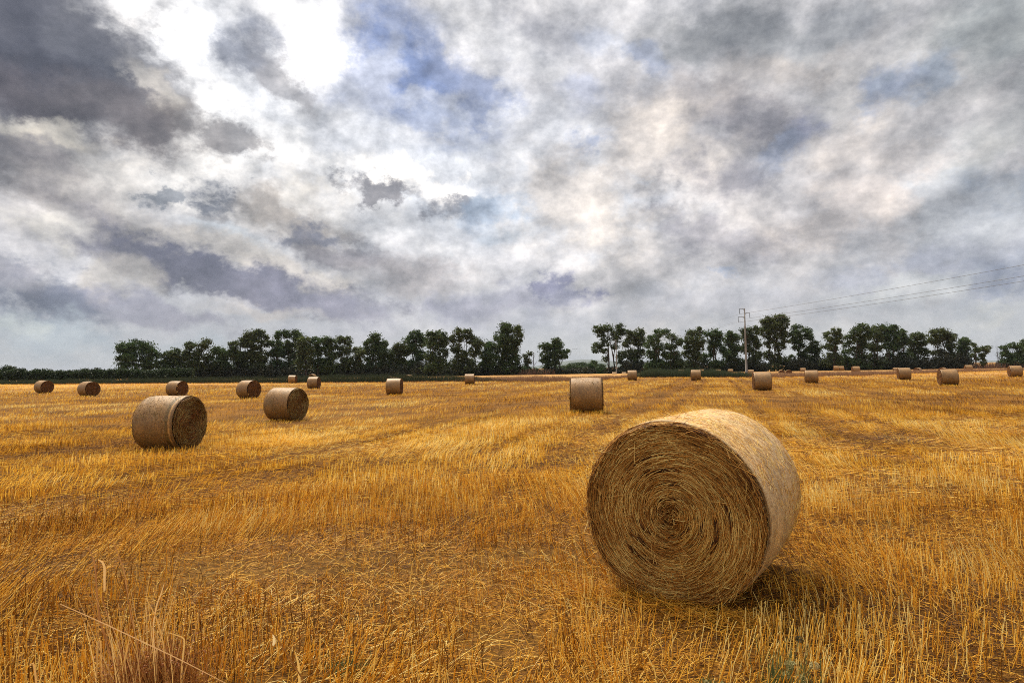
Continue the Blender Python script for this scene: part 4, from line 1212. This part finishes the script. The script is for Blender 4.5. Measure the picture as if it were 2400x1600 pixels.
def tuft():
    rg = np.random.default_rng(19)
    n = 95
    b = at(335, 1700, 3.3)
    P = np.stack([b.x + rg.normal(0, .09, n), b.y + rg.normal(0, .08, n), np.zeros(n)], -1)
    P[:, 2] = zt(P[:, 0], P[:, 1])
    h = rg.uniform(.25, .85, n); an = rg.uniform(0, 6.28, n); sp = rg.uniform(.02, .42, n)
    Tt = np.stack([np.cos(an) * sp * h - .12 * h, np.sin(an) * sp * h, h], -1)
    k = rg.uniform(0, 1, n)[:, None]
    c = np.array([.30, .13, .04]) * (1 - k) + np.array([.92, .62, .22]) * k
    bend = rg.normal(0, .03, (n, 3)); bend[:, 2] = 0
    S = np.stack([np.ones(n), rg.normal(0, .4, n), 0 * h], -1)
    v, f, c = ribbons(P - np.array(rc.location), Tt, S, rg.uniform(.0015, .0042, n), c, bend, rows=7, taper=.25)
    mesh_obj('dry_stalk', v, f, M_STRAW, parent=rc, cols=c)['kind'] = 'stuff'


tuft()
# red-brown fuzzy bush at its foot
def redbush():
    n = 1500
    rg = np.random.default_rng(9)
    b = at(360, 1640, 3.35)
    bx, by = b.x, b.y
    P = np.stack([bx + rg.normal(0, .11, n), by + rg.normal(0, .1, n), np.zeros(n)], -1)
    P[:, 2] = zt(P[:, 0], P[:, 1])
    h = rg.uniform(.12, .46, n)
    ang = rg.uniform(0, 6.28, n); sp = rg.uniform(0, .45, n)
    Tt = np.stack([np.cos(ang) * sp * h, np.sin(ang) * sp * h, h], -1)
    k = rg.uniform(0, 1, n)[:, None]
    c = np.array([.20, .055, .015]) * (1 - k) + np.array([.72, .38, .10]) * k
    bend = rg.normal(0, .03, (n, 3)); bend[:, 2] = 0
    v, f, c = prisms(P, Tt, rg.uniform(.0009, .0018, n), c, bend, rows=5)
    o_ = np.array([bx, by, z1(bx, by)])
    root = empty('red_brown_weed', o_)
    mesh_obj('stem', v - o_, f, M_STRAW, parent=root, cols=c)['kind'] = 'stuff'
    n = 2600
    P = o_ + np.stack([rg.normal(0, .12, n), rg.normal(0, .1, n), rg.uniform(.03, .40, n)], -1)
    a = rg.normal(0, 1, (n, 3)); a /= np.linalg.norm(a, axis=1, keepdims=True)
    b2 = np.cross(a, rg.normal(0, 1, (n, 3))); b2 /= np.linalg.norm(b2, axis=1, keepdims=True)
    L1 = .011; L2 = .003
    V = np.stack([P - a * L1, P - b2 * L2, P + a * L1, P + b2 * L2], 1).reshape(-1, 3)
    k = rg.uniform(0, 1, n)[:, None]
    c = np.array([.15, .04, .014]) * (1 - k) + np.array([.50, .20, .06]) * k
    mesh_obj('seed_husk', V - o_, np.arange(4 * n).reshape(-1, 4), M_STRAW, parent=root, cols=np.repeat(c, 4, 0))['kind'] = 'stuff'
    tag(root, 'dense reddish brown weed at the foot of the tall dry clump, lower left', 'weed')


redbush()


def long_straw():
    v, f, c = poly_blade([(140, 1414), (230, 1454), (330, 1501), (430, 1549), (560, 1616)], 3.0, .0032, (.80, .50, .22), 0)
    o_ = v.mean(0)
    tag(mesh_obj('straw_stalk', v - o_, f, M_STRAW, cols=c, loc=o_), 'long straight straw lying slantwise across the tall dry weed clump', 'straw')


long_straw()


def green_weed(px, py, depth, spread, hgt, label, heads, seed):
    rg = np.random.default_rng(seed)
    b = at(px, py, depth); z0 = z1(b.x, b.y)
    root = empty('flowering_weed', (b.x, b.y, z0))
    n = 170
    P = np.stack([rg.normal(0, spread * .4, n), rg.normal(0, spread * .35, n), np.zeros(n)], -1)
    h = rg.uniform(.25, 1, n) * hgt
    ang = rg.uniform(0, 6.28, n)
    Tt = np.stack([np.cos(ang) * .35 * h, np.sin(ang) * .35 * h, h], -1)
    k = rg.uniform(0, 1, n)[:, None]
    c = np.array([.05, .075, .022]) * (1 - k) + np.array([.19, .21, .08]) * k
    bend = rg.normal(0, .015, (n, 3))
    v, f, c = ribbons(P, Tt, np.stack([np.cos(ang + 1.57), np.sin(ang + 1.57), 0 * ang], -1), rg.uniform(.0025, .005, n), c, bend, rows=4, taper=.2)
    mesh_obj('leaf', v, f, M_REED, parent=root, cols=c)['kind'] = 'stuff'
    for (hx_, hy_, r_, col) in heads:
        q = at(hx_, hy_, depth - .05)
        q = np.array([q.x - b.x, q.y - b.y, q.z - z0])
        stem, sf = tube([(0, 0, 0), (q[0] * .5, q[1] * .5, q[2] * .6), tuple(q)], [.0025, .002, .0015], 5)
        mesh_obj('stem', stem, sf, M_REED, parent=root, cols=np.tile([.12, .13, .05], (len(stem), 1)))
        m = int(90 * (r_ / .02) ** 1.5) + 40
        w = rg.normal(0, 1, (m, 3)); w /= np.linalg.norm(w, axis=1, keepdims=True)
        PP = q + w * (rg.uniform(.3, 1, m) ** .5 * r_)[:, None] * np.array([1, 1, .8])
        a = rg.normal(0, 1, (m, 3)); a /= np.linalg.norm(a, axis=1, keepdims=True)
        b2 = np.cross(a, rg.normal(0, 1, (m, 3))); b2 /= np.linalg.norm(b2, axis=1, keepdims=True)
        s = .0035
        V = np.stack([PP - a * s, PP - b2 * s, PP + a * s, PP + b2 * s], 1).reshape(-1, 3)
        cc = np.array(col) * rg.uniform(.6, 1.15, (m, 1))
        mesh_obj('flower_head', V, np.arange(4 * m).reshape(-1, 4), M_REED, parent=root, cols=np.repeat(cc, 4, 0))
    tag(root, label, 'weed')


cream = (.42, .38, .16)
green_weed(1852, 1625, 3.6, .22, .30, 'green weed with cream flower heads below the nearest bale',
           [(1872, 1497, .022, (.07, .06, .025)), (1852, 1555, .03, cream), (1878, 1590, .032, cream), (1908, 1558, .028, (.5, .44, .22)), (1845, 1580, .026, cream)], 5)
green_weed(1668, 1632, 3.6, .10, .10, 'tiny flowering weed at the bottom edge left of the green weed', [(1655, 1597, .014, cream), (1692, 1600, .012, cream)], 6)
green_weed(820, 1560, 4.0, .16, .09, 'small green seedling patch in the stubble at the bottom, left of centre', [(822, 1528, .010, (.12, .14, .05))], 8)

# ------------------------------------------------------------------ world: sky with clouds
def s2l(c):
    return tuple(((v / 255) / 12.92 if v <= 10 else ((v / 255 + .055) / 1.055) ** 2.4) for v in c)


def azel(px, py):
    d = ray(px, py).normalized()
    return math.atan2(d.x, d.y), math.asin(d.z)


SUN_AZ, SUN_EL = azel(470, 150)[0], R(57)
W_ = bpy.data.worlds.new('World'); SC.world = W_; W_.use_nodes = True
nt = W_.node_tree; nt.nodes.clear(); L = nt.links
tc = N(nt, 'ShaderNodeTexCoord')
sep = N(nt, 'ShaderNodeSeparateXYZ'); L.new(tc.outputs['Generated'], sep.inputs[0])
az_ = N(nt, 'ShaderNodeMath', operation='ARCTAN2'); L.new(sep.outputs[0], az_.inputs[0]); L.new(sep.outputs[1], az_.inputs[1])
el_ = N(nt, 'ShaderNodeMath', operation='ARCSINE'); L.new(sep.outputs[2], el_.inputs[0])
uv = N(nt, 'ShaderNodeCombineXYZ'); L.new(az_.outputs[0], uv.inputs[0]); L.new(el_.outputs[0], uv.inputs[1])
# perspective-like coordinates for the cloud layer
zz = N(nt, 'ShaderNodeMath', operation='MAXIMUM'); L.new(sep.outputs[2], zz.inputs[0]); zz.inputs[1].default_value = 0
za = N(nt, 'ShaderNodeMath', operation='ADD'); L.new(zz.outputs[0], za.inputs[0]); za.inputs[1].default_value = .22
dv = N(nt, 'ShaderNodeVectorMath', operation='DIVIDE'); cz = N(nt, 'ShaderNodeCombineXYZ')
for i in range(3): L.new(za.outputs[0], cz.inputs[i])
L.new(tc.outputs['Generated'], dv.inputs[0]); L.new(cz.outputs[0], dv.inputs[1])


def noise(src, scale, detail, rough=.55, dist=0.0, off=(0, 0, 0)):
    m = N(nt, 'ShaderNodeMapping'); m.inputs['Location'].default_value = off; L.new(src, m.inputs[0])
    n = N(nt, 'ShaderNodeTexNoise'); n.inputs['Scale'].default_value = scale; n.inputs['Detail'].default_value = detail
    n.inputs['Roughness'].default_value = rough; n.inputs['Distortion'].default_value = dist
    L.new(m.outputs[0], n.inputs['Vector']); return n


qv = N(nt, 'ShaderNodeVectorMath', operation='MULTIPLY'); L.new(tc.outputs['Generated'], qv.inputs[0]); qv.inputs[1].default_value = (1, 1, 1.35)
w1 = noise(qv.outputs[0], 8, 9, .62)
we = noise(qv.outputs[0], 9.0, 12, .64, 0, (5, 2, 8))
wes = N(nt, 'ShaderNodeMath', operation='MULTIPLY_ADD'); L.new(we.outputs['Fac'], wes.inputs[0]); wes.inputs[1].default_value = 1.5; wes.inputs[2].default_value = -.75
sb = N(nt, 'ShaderNodeVectorMath', operation='SUBTRACT'); L.new(w1.outputs['Color'], sb.inputs[0]); sb.inputs[1].default_value = (.5, .5, .5)
sc_ = N(nt, 'ShaderNodeVectorMath', operation='MULTIPLY'); L.new(sb.outputs[0], sc_.inputs[0]); sc_.inputs[1].default_value = (.24, .15, 0)
wu = N(nt, 'ShaderNodeVectorMath', operation='ADD'); L.new(uv.outputs[0], wu.inputs[0]); L.new(sc_.outputs[0], wu.inputs[1])
# base colour by elevation
mr = N(nt, 'ShaderNodeMapRange'); mr.inputs[1].default_value = -.05; mr.inputs[2].default_value = .6
L.new(el_.outputs[0], mr.inputs[0])
base = ramp(nt, [(.0, s2l((172, 174, 174))), (.085, s2l((182, 187, 190))), (.2, s2l((176, 178, 184))), (.4, s2l((196, 194, 196))), (.75, s2l((186, 186, 190))), (1, s2l((200, 200, 202)))])
L.new(mr.outputs[0], base.inputs[0])
cur = base.outputs[0]
NB = [0]


def desat(c, k=.72):
    m_ = sum(c) / 3
    return tuple(m_ + (v - m_) * k for v in c)




wcl = N(nt, 'ShaderNodeMath', operation='MULTIPLY_ADD'); L.new(wes.outputs[0], wcl.inputs[0]); wcl.inputs[1].default_value = 2.3; wcl.inputs[2].default_value = 1
wcn = N(nt, 'ShaderNodeMath', operation='MULTIPLY_ADD'); L.new(wes.outputs[0], wcn.inputs[0]); wcn.inputs[1].default_value = -2.3; wcn.inputs[2].default_value = 1
w2 = noise(qv.outputs[0], 20, 9, .64, 0, (4, 4, 4))
w2m = N(nt, 'ShaderNodeVectorMath', operation='MULTIPLY_ADD'); L.new(w2.outputs['Color'], w2m.inputs[0]); w2m.inputs[1].default_value = (.20, .11, 0)
w2s = N(nt, 'ShaderNodeVectorMath', operation='SUBTRACT'); L.new(uv.outputs[0], w2s.inputs[0]); w2s.inputs[1].default_value = (.10, .055, 0)
L.new(w2s.outputs[0], w2m.inputs[2])


def blob(x, y, rx, ry, ang, col, op, soft=.9, warped=True):
    global cur
    a0, e0 = azel(x, y); a1, _ = azel(x + rx, y); _, e1 = azel(x, y - ry)
    m = N(nt, 'ShaderNodeMapping', vector_type='TEXTURE')
    m.inputs['Location'].default_value = (a0, e0, 0); m.inputs['Rotation'].default_value = (0, 0, -R(ang))
    m.inputs['Scale'].default_value = (abs(a1 - a0) * 1.55, abs(e1 - e0) * 1.55, 1)
    L.new((wu if warped else w2m).outputs[0], m.inputs[0])
    g = N(nt, 'ShaderNodeTexGradient', gradient_type='SPHERICAL'); L.new(m.outputs[0], g.inputs[0])
    ga = N(nt, 'ShaderNodeMath', operation='MULTIPLY'); L.new((wcl if NB[0] % 2 else wcn).outputs[0], ga.inputs[0]); L.new(g.outputs['Fac'], ga.inputs[1])
    r = N(nt, 'ShaderNodeMapRange', interpolation_type='SMOOTHSTEP'); r.inputs[1].default_value = .16; r.inputs[2].default_value = soft; r.inputs[4].default_value = op
    L.new(ga.outputs[0], r.inputs[0])
    mx = N(nt, 'ShaderNodeMix', data_type='RGBA'); L.new(r.outputs[0], mx.inputs[0]); L.new(cur, mx.inputs[6])
    mx.inputs[7].default_value = (*s2l(desat(col)), 1)
    cur = mx.outputs[2]; NB[0] += 1


BLOBS = [
 # broad tones
 (150, 150, 620, 330, 10, (120, 120, 132), .85), (2150, 150, 800, 330, 0, (176, 174, 172), .7), (1700, 520, 900, 330, 0, (192, 186, 184), .75),
 (700, 350, 560, 300, 15, (210, 212, 216), .8), (1150, 420, 500, 220, 10, (196, 204, 216), .7), (2300, 560, 500, 330, 0, (160, 168, 178), .7),
 # bright break
 (470, 110, 280, 330, 0, (250, 250, 250), .95), (470, 190, 170, 260, 10, (300, 300, 300), 1), (700, 70, 250, 160, 20, (234, 234, 236), .85), (640, 230, 260, 150, 20, (226, 228, 232), .8),
 (500, 400, 380, 130, 15, (232, 228, 222), .9), (420, 330, 160, 120, 0, (240, 238, 234), .8), (900, 60, 120, 100, 0, (226, 226, 228), .8), (620, 300, 200, 60, 20, (240, 238, 234), .8), (760, 130, 70, 130, 10, (240, 240, 242), .8), (300, 420, 130, 34, 10, (236, 228, 216), .7), (660, 470, 160, 40, 8, (230, 228, 226), .8),
 # dark upper left mass
 (110, 90, 330, 230, 20, (72, 74, 88), 1), (120, 100, 300, 200, 20, (76, 78, 90), 1), (60, 220, 260, 130, 10, (86, 80, 86), .95), (290, 140, 160, 100, 25, (92, 94, 104), .9), (300, 300, 210, 110, 10, (104, 98, 100), .95), (380, 260, 70, 90, 10, (120, 112, 106), .7),
 (335, 190, 80, 40, 60, (190, 184, 174), .6), (40, 290, 160, 40, 10, (214, 206, 190), .85), (130, 330, 130, 40, 15, (206, 196, 178), .8),
 (60, 380, 170, 60, 18, (108, 104, 112), .9), (160, 430, 200, 60, 25, (128, 122, 124), .8), (300, 540, 150, 60, 35, (140, 134, 138), .85), (130, 470, 60, 30, 10, (110, 110, 116), .6),
 (80, 520, 160, 50, 10, (214, 208, 196), .7), (400, 570, 300, 70, 16, (198, 190, 180), .75), (250, 440, 180, 40, 25, (212, 204, 192), .5),
 # small dark clouds left/mid
 (630, 130, 120, 70, 25, (136, 142, 158), .9), (700, 195, 90, 40, 40, (150, 148, 152), .7), (530, 320, 90, 50, 10, (138, 134, 134), .85, .74, False),
 (380, 460, 70, 30, -20, (128, 136, 148), .85, .74, False), (505, 470, 70, 55, 25, (118, 124, 138), .95, .74, False), (545, 515, 40, 20, 20, (150, 148, 152), .7),
 (560, 560, 110, 40, 15, (196, 208, 218), .7),
 (868, 404, 125, 52, 8, (250, 246, 240), 1, .74, False), (900, 450, 85, 28, 5, (130, 130, 138), .95, .74, False), (740, 440, 120, 60, 10, (208, 202, 192), .7),
 (1060, 462, 100, 42, 5, (246, 242, 238), 1, .74, False), (1062, 492, 70, 26, 5, (138, 140, 150), .9, .74, False),
 (700, 520, 140, 50, 15, (168, 158, 148), .85), (745, 570, 100, 45, 10, (112, 116, 134), .95, .74, False), (860, 600, 190, 36, 12, (138, 134, 142), .9), (1000, 640, 160, 50, 10, (178, 170, 170), .7),
 (640, 610, 300, 36, 12, (206, 196, 184), .75),
 # long bands near the horizon
 (560, 655, 330, 52, 12, (112, 112, 132), 1, .74, False), (760, 700, 200, 40, 12, (124, 124, 148), .9), (80, 690, 230, 66, 16, (104, 112, 136), 1, .74, False), (30, 640, 120, 40, 5, (132, 132, 146), .7),
 (260, 660, 90, 50, 20, (186, 178, 168), .7), (420, 730, 260, 34, 10, (136, 136, 158), .75), (620, 712, 160, 20, 8, (184, 176, 172), .6), (1000, 720, 300, 50, 4, (150, 150, 172), .75),
 (150, 800, 420, 60, 2, (156, 172, 186), .85), (900, 780, 500, 40, 0, (176, 178, 190), .7), (0, 780, 90, 30, 0, (188, 196, 192), .6),
 # blue window
 (960, 170, 200, 150, 25, (116, 140, 196), .95), (900, 60, 90, 90, 40, (150, 164, 200), .6), (1040, 150, 110, 60, 45, (118, 134, 174), .9), (1130, 220, 70, 60, 40, (122, 138, 178), .85), (1120, 270, 60, 40, 0, (122, 140, 184), .8), (950, 270, 150, 60, 10, (146, 160, 194), .75),
 (880, 200, 50, 120, 30, (196, 200, 210), .6), (960, 230, 120, 20, 5, (176, 184, 204), .7), (1150, 60, 180, 110, 35, (206, 206, 208), .9), (1000, 60, 60, 60, 30, (190, 196, 214), .5), (1000, 305, 150, 20, -4, (200, 202, 208), .8),
 (1250, 330, 130, 120, 20, (198, 200, 206), .7), (860, 310, 160, 60, 10, (206, 210, 218), .7), (1180, 480, 150, 40, 0, (150, 172, 200), .8), (1190, 540, 90, 30, 0, (158, 176, 196), .7),
 (1260, 60, 110, 80, 20, (152, 154, 164), .75), (1340, 220, 80, 60, 20, (160, 170, 198), .6), (1365, 330, 50, 30, 0, (132, 150, 188), .7), (1510, 135, 56, 36, 20, (134, 150, 184), .7), (1410, 90, 90, 40, 20, (164, 174, 196), .6),
 # right-hand clouds
 (1700, 60, 330, 90, 8, (134, 138, 142), .85), (1650, 230, 150, 140, 15, (144, 140, 142), .9), (1850, 150, 170, 60, 8, (176, 168, 162), .75), (1960, 60, 150, 70, 0, (138, 144, 150), .6), (2330, 60, 260, 140, 10, (134, 142, 144), .8),
 (1740, 300, 190, 60, 10, (136, 134, 142), .85), (1690, 400, 110, 60, 10, (134, 132, 142), .8), (1850, 335, 130, 36, -30, (148, 162, 192), .65), (1900, 280, 80, 40, 10, (140, 142, 166), .8), (2160, 190, 110, 50, -30, (140, 160, 186), .65), (2100, 230, 50, 50, 0, (130, 148, 184), .6),
 (2000, 240, 120, 60, 10, (166, 164, 162), .6), (2040, 340, 160, 80, 10, (204, 192, 182), .7), (1560, 330, 150, 130, 20, (216, 204, 192), .8), (1545, 455, 75, 48, 30, (134, 134, 144), .95, .74, False), (1530, 412, 40, 14, 30, (196, 200, 208), .7),
 (1400, 500, 260, 150, 10, (212, 202, 192), .8), (1650, 560, 110, 50, 5, (158, 154, 162), .75), (1800, 570, 110, 40, 5, (156, 152, 160), .7), (1980, 480, 300, 60, -18, (204, 192, 184), .8), (2330, 330, 130, 140, 0, (158, 160, 160), .7), (2350, 430, 100, 90, 0, (144, 160, 184), .7),
 (1330, 678, 70, 40, 15, (122, 124, 156), .95, .74, False), (1240, 700, 150, 34, 5, (152, 154, 178), .7), (1700, 630, 40, 14, 0, (148, 162, 188), .7), (2330, 660, 160, 50, 0, (136, 146, 172), .8), (2150, 640, 300, 60, -5, (160, 164, 182), .7), (2080, 695, 240, 26, -8, (190, 194, 196), .7), (1700, 720, 300, 40, 0, (182, 182, 190), .7), (2300, 740, 130, 30, -15, (184, 186, 184), .7),
]
for b in BLOBS: blob(*b)
# billowy detail: light and dark folds
n2 = noise(qv.outputs[0], 10, 12, .62, 0, (3, 1, 2))
n3 = noise(qv.outputs[0], 4.2, 6, .55, 0, (7, 4, 1))
n4 = noise(qv.outputs[0], 60, 6, .6, 0, (2, 9, 5))
_sv = Vector((math.sin(SUN_AZ) * math.cos(R(25)), math.cos(SUN_AZ) * math.cos(R(25)), math.sin(R(25)) * 1.9)) * .022 + Vector((-.012, 0, .018))
n2b = noise(qv.outputs[0], 10, 12, .62, 0, (3 + _sv.x, 1 + _sv.y, 2 + _sv.z))
def mapr(n, lo, hi):
    r = N(nt, 'ShaderNodeMapRange'); r.inputs[1].default_value = .3; r.inputs[2].default_value = .7; r.inputs[3].default_value = lo; r.inputs[4].default_value = hi
    L.new(n.outputs['Fac'], r.inputs[0]); return r.outputs[0]
def mathn(op, a, b):
    m = N(nt, 'ShaderNodeMath', operation=op)
    for i, v in enumerate((a, b)):
        if isinstance(v, (int, float)): m.inputs[i].default_value = v
        else: L.new(v, m.inputs[i])
    return m.outputs[0]
mod = mathn('MULTIPLY', mathn('MULTIPLY', mapr(n2, .76, 1.34), mapr(n3, .88, 1.12)), mapr(n4, .93, 1.07))
lit = mathn('MULTIPLY_ADD', mathn('SUBTRACT', n2.outputs['Fac'], n2b.outputs['Fac']), 1.5)
lit.node.inputs[2].default_value = 1.0
mod = mathn('MULTIPLY', mod, lit)
tr_ = ramp(nt, [(.3, (.97, .99, 1.03)), (.7, (1.04, 1.0, .95))]); L.new(n2.outputs['Fac'], tr_.inputs[0])
tm = N(nt, 'ShaderNodeVectorMath', operation='MULTIPLY'); L.new(cur, tm.inputs[0]); L.new(tr_.outputs[0], tm.inputs[1])
hz_ = N(nt, 'ShaderNodeMapRange', interpolation_type='SMOOTHSTEP'); hz_.inputs[1].default_value = R(.5); hz_.inputs[2].default_value = R(10); hz_.inputs[3].default_value = .3; hz_.inputs[4].default_value = 1
L.new(el_.outputs[0], hz_.inputs[0])
mod = mathn('ADD', mathn('MULTIPLY', mathn('SUBTRACT', mod, 1.0), hz_.outputs[0]), 1.0)
vm = N(nt, 'ShaderNodeVectorMath', operation='SCALE'); L.new(tm.outputs[0], vm.inputs[0]); L.new(mod, vm.inputs['Scale'])
# added fill: unseen sky overhead brightened to light the field; behind left unchanged
hr = N(nt, 'ShaderNodeMapRange', interpolation_type='SMOOTHSTEP'); hr.inputs[1].default_value = R(36); hr.inputs[2].default_value = R(60); hr.inputs[3].default_value = 1; hr.inputs[4].default_value = 1.8
L.new(el_.outputs[0], hr.inputs[0])
vm2 = N(nt, 'ShaderNodeVectorMath', operation='SCALE'); L.new(vm.outputs[0], vm2.inputs[0]); L.new(hr.outputs[0], vm2.inputs['Scale'])
br_ = N(nt, 'ShaderNodeMapRange', interpolation_type='SMOOTHSTEP'); br_.inputs[1].default_value = .15; br_.inputs[2].default_value = -.5; br_.inputs[3].default_value = 1; br_.inputs[4].default_value = 1.0
L.new(sep.outputs[1], br_.inputs[0])
vm3 = N(nt, 'ShaderNodeVectorMath', operation='SCALE'); L.new(vm2.outputs[0], vm3.inputs[0]); L.new(br_.outputs[0], vm3.inputs['Scale']); vm2 = vm3
bg1 = N(nt, 'ShaderNodeBackground'); L.new(vm2.outputs[0], bg1.inputs[0]); bg1.inputs[1].default_value = 1.1
sky = N(nt, 'ShaderNodeTexSky', sky_type='NISHITA', sun_disc=False, sun_elevation=SUN_EL, sun_rotation=SUN_AZ)
bg2 = N(nt, 'ShaderNodeBackground'); L.new(sky.outputs[0], bg2.inputs[0]); bg2.inputs[1].default_value = .05
ms = N(nt, 'ShaderNodeMixShader'); ms.inputs[0].default_value = .12; L.new(bg1.outputs[0], ms.inputs[1]); L.new(bg2.outputs[0], ms.inputs[2])
wo = N(nt, 'ShaderNodeOutputWorld'); L.new(ms.outputs[0], wo.inputs[0])
W_.cycles.sampling_method = 'MANUAL'; W_.cycles.sample_map_resolution = 256

sun_d = bpy.data.lights.new('sun', 'SUN'); sun_d.energy = 5.0; sun_d.angle = R(27); sun_d.color = (1, .90, .72)
sun = bpy.data.objects.new('sun', sun_d); COL.objects.link(sun)
sd = Vector((math.sin(SUN_AZ) * math.cos(SUN_EL), math.cos(SUN_AZ) * math.cos(SUN_EL), math.sin(SUN_EL)))
sun.rotation_euler = sd.to_track_quat('Z', 'Y').to_euler()

vs = SC.view_settings
vs.view_transform = 'Standard'; vs.look = 'None'; vs.exposure = .2; vs.gamma = 1; vs.use_curve_mapping = False
SC.cycles.use_denoising = False
SC.cycles.filter_width = 1.0
SC.cycles.sample_clamp_indirect = 3
SC.cycles.max_bounces = 6; SC.cycles.diffuse_bounces = 3; SC.cycles.transmission_bounces = 4; SC.cycles.transparent_max_bounces = 8
SC.cycles.caustics_reflective = False; SC.cycles.caustics_refractive = False
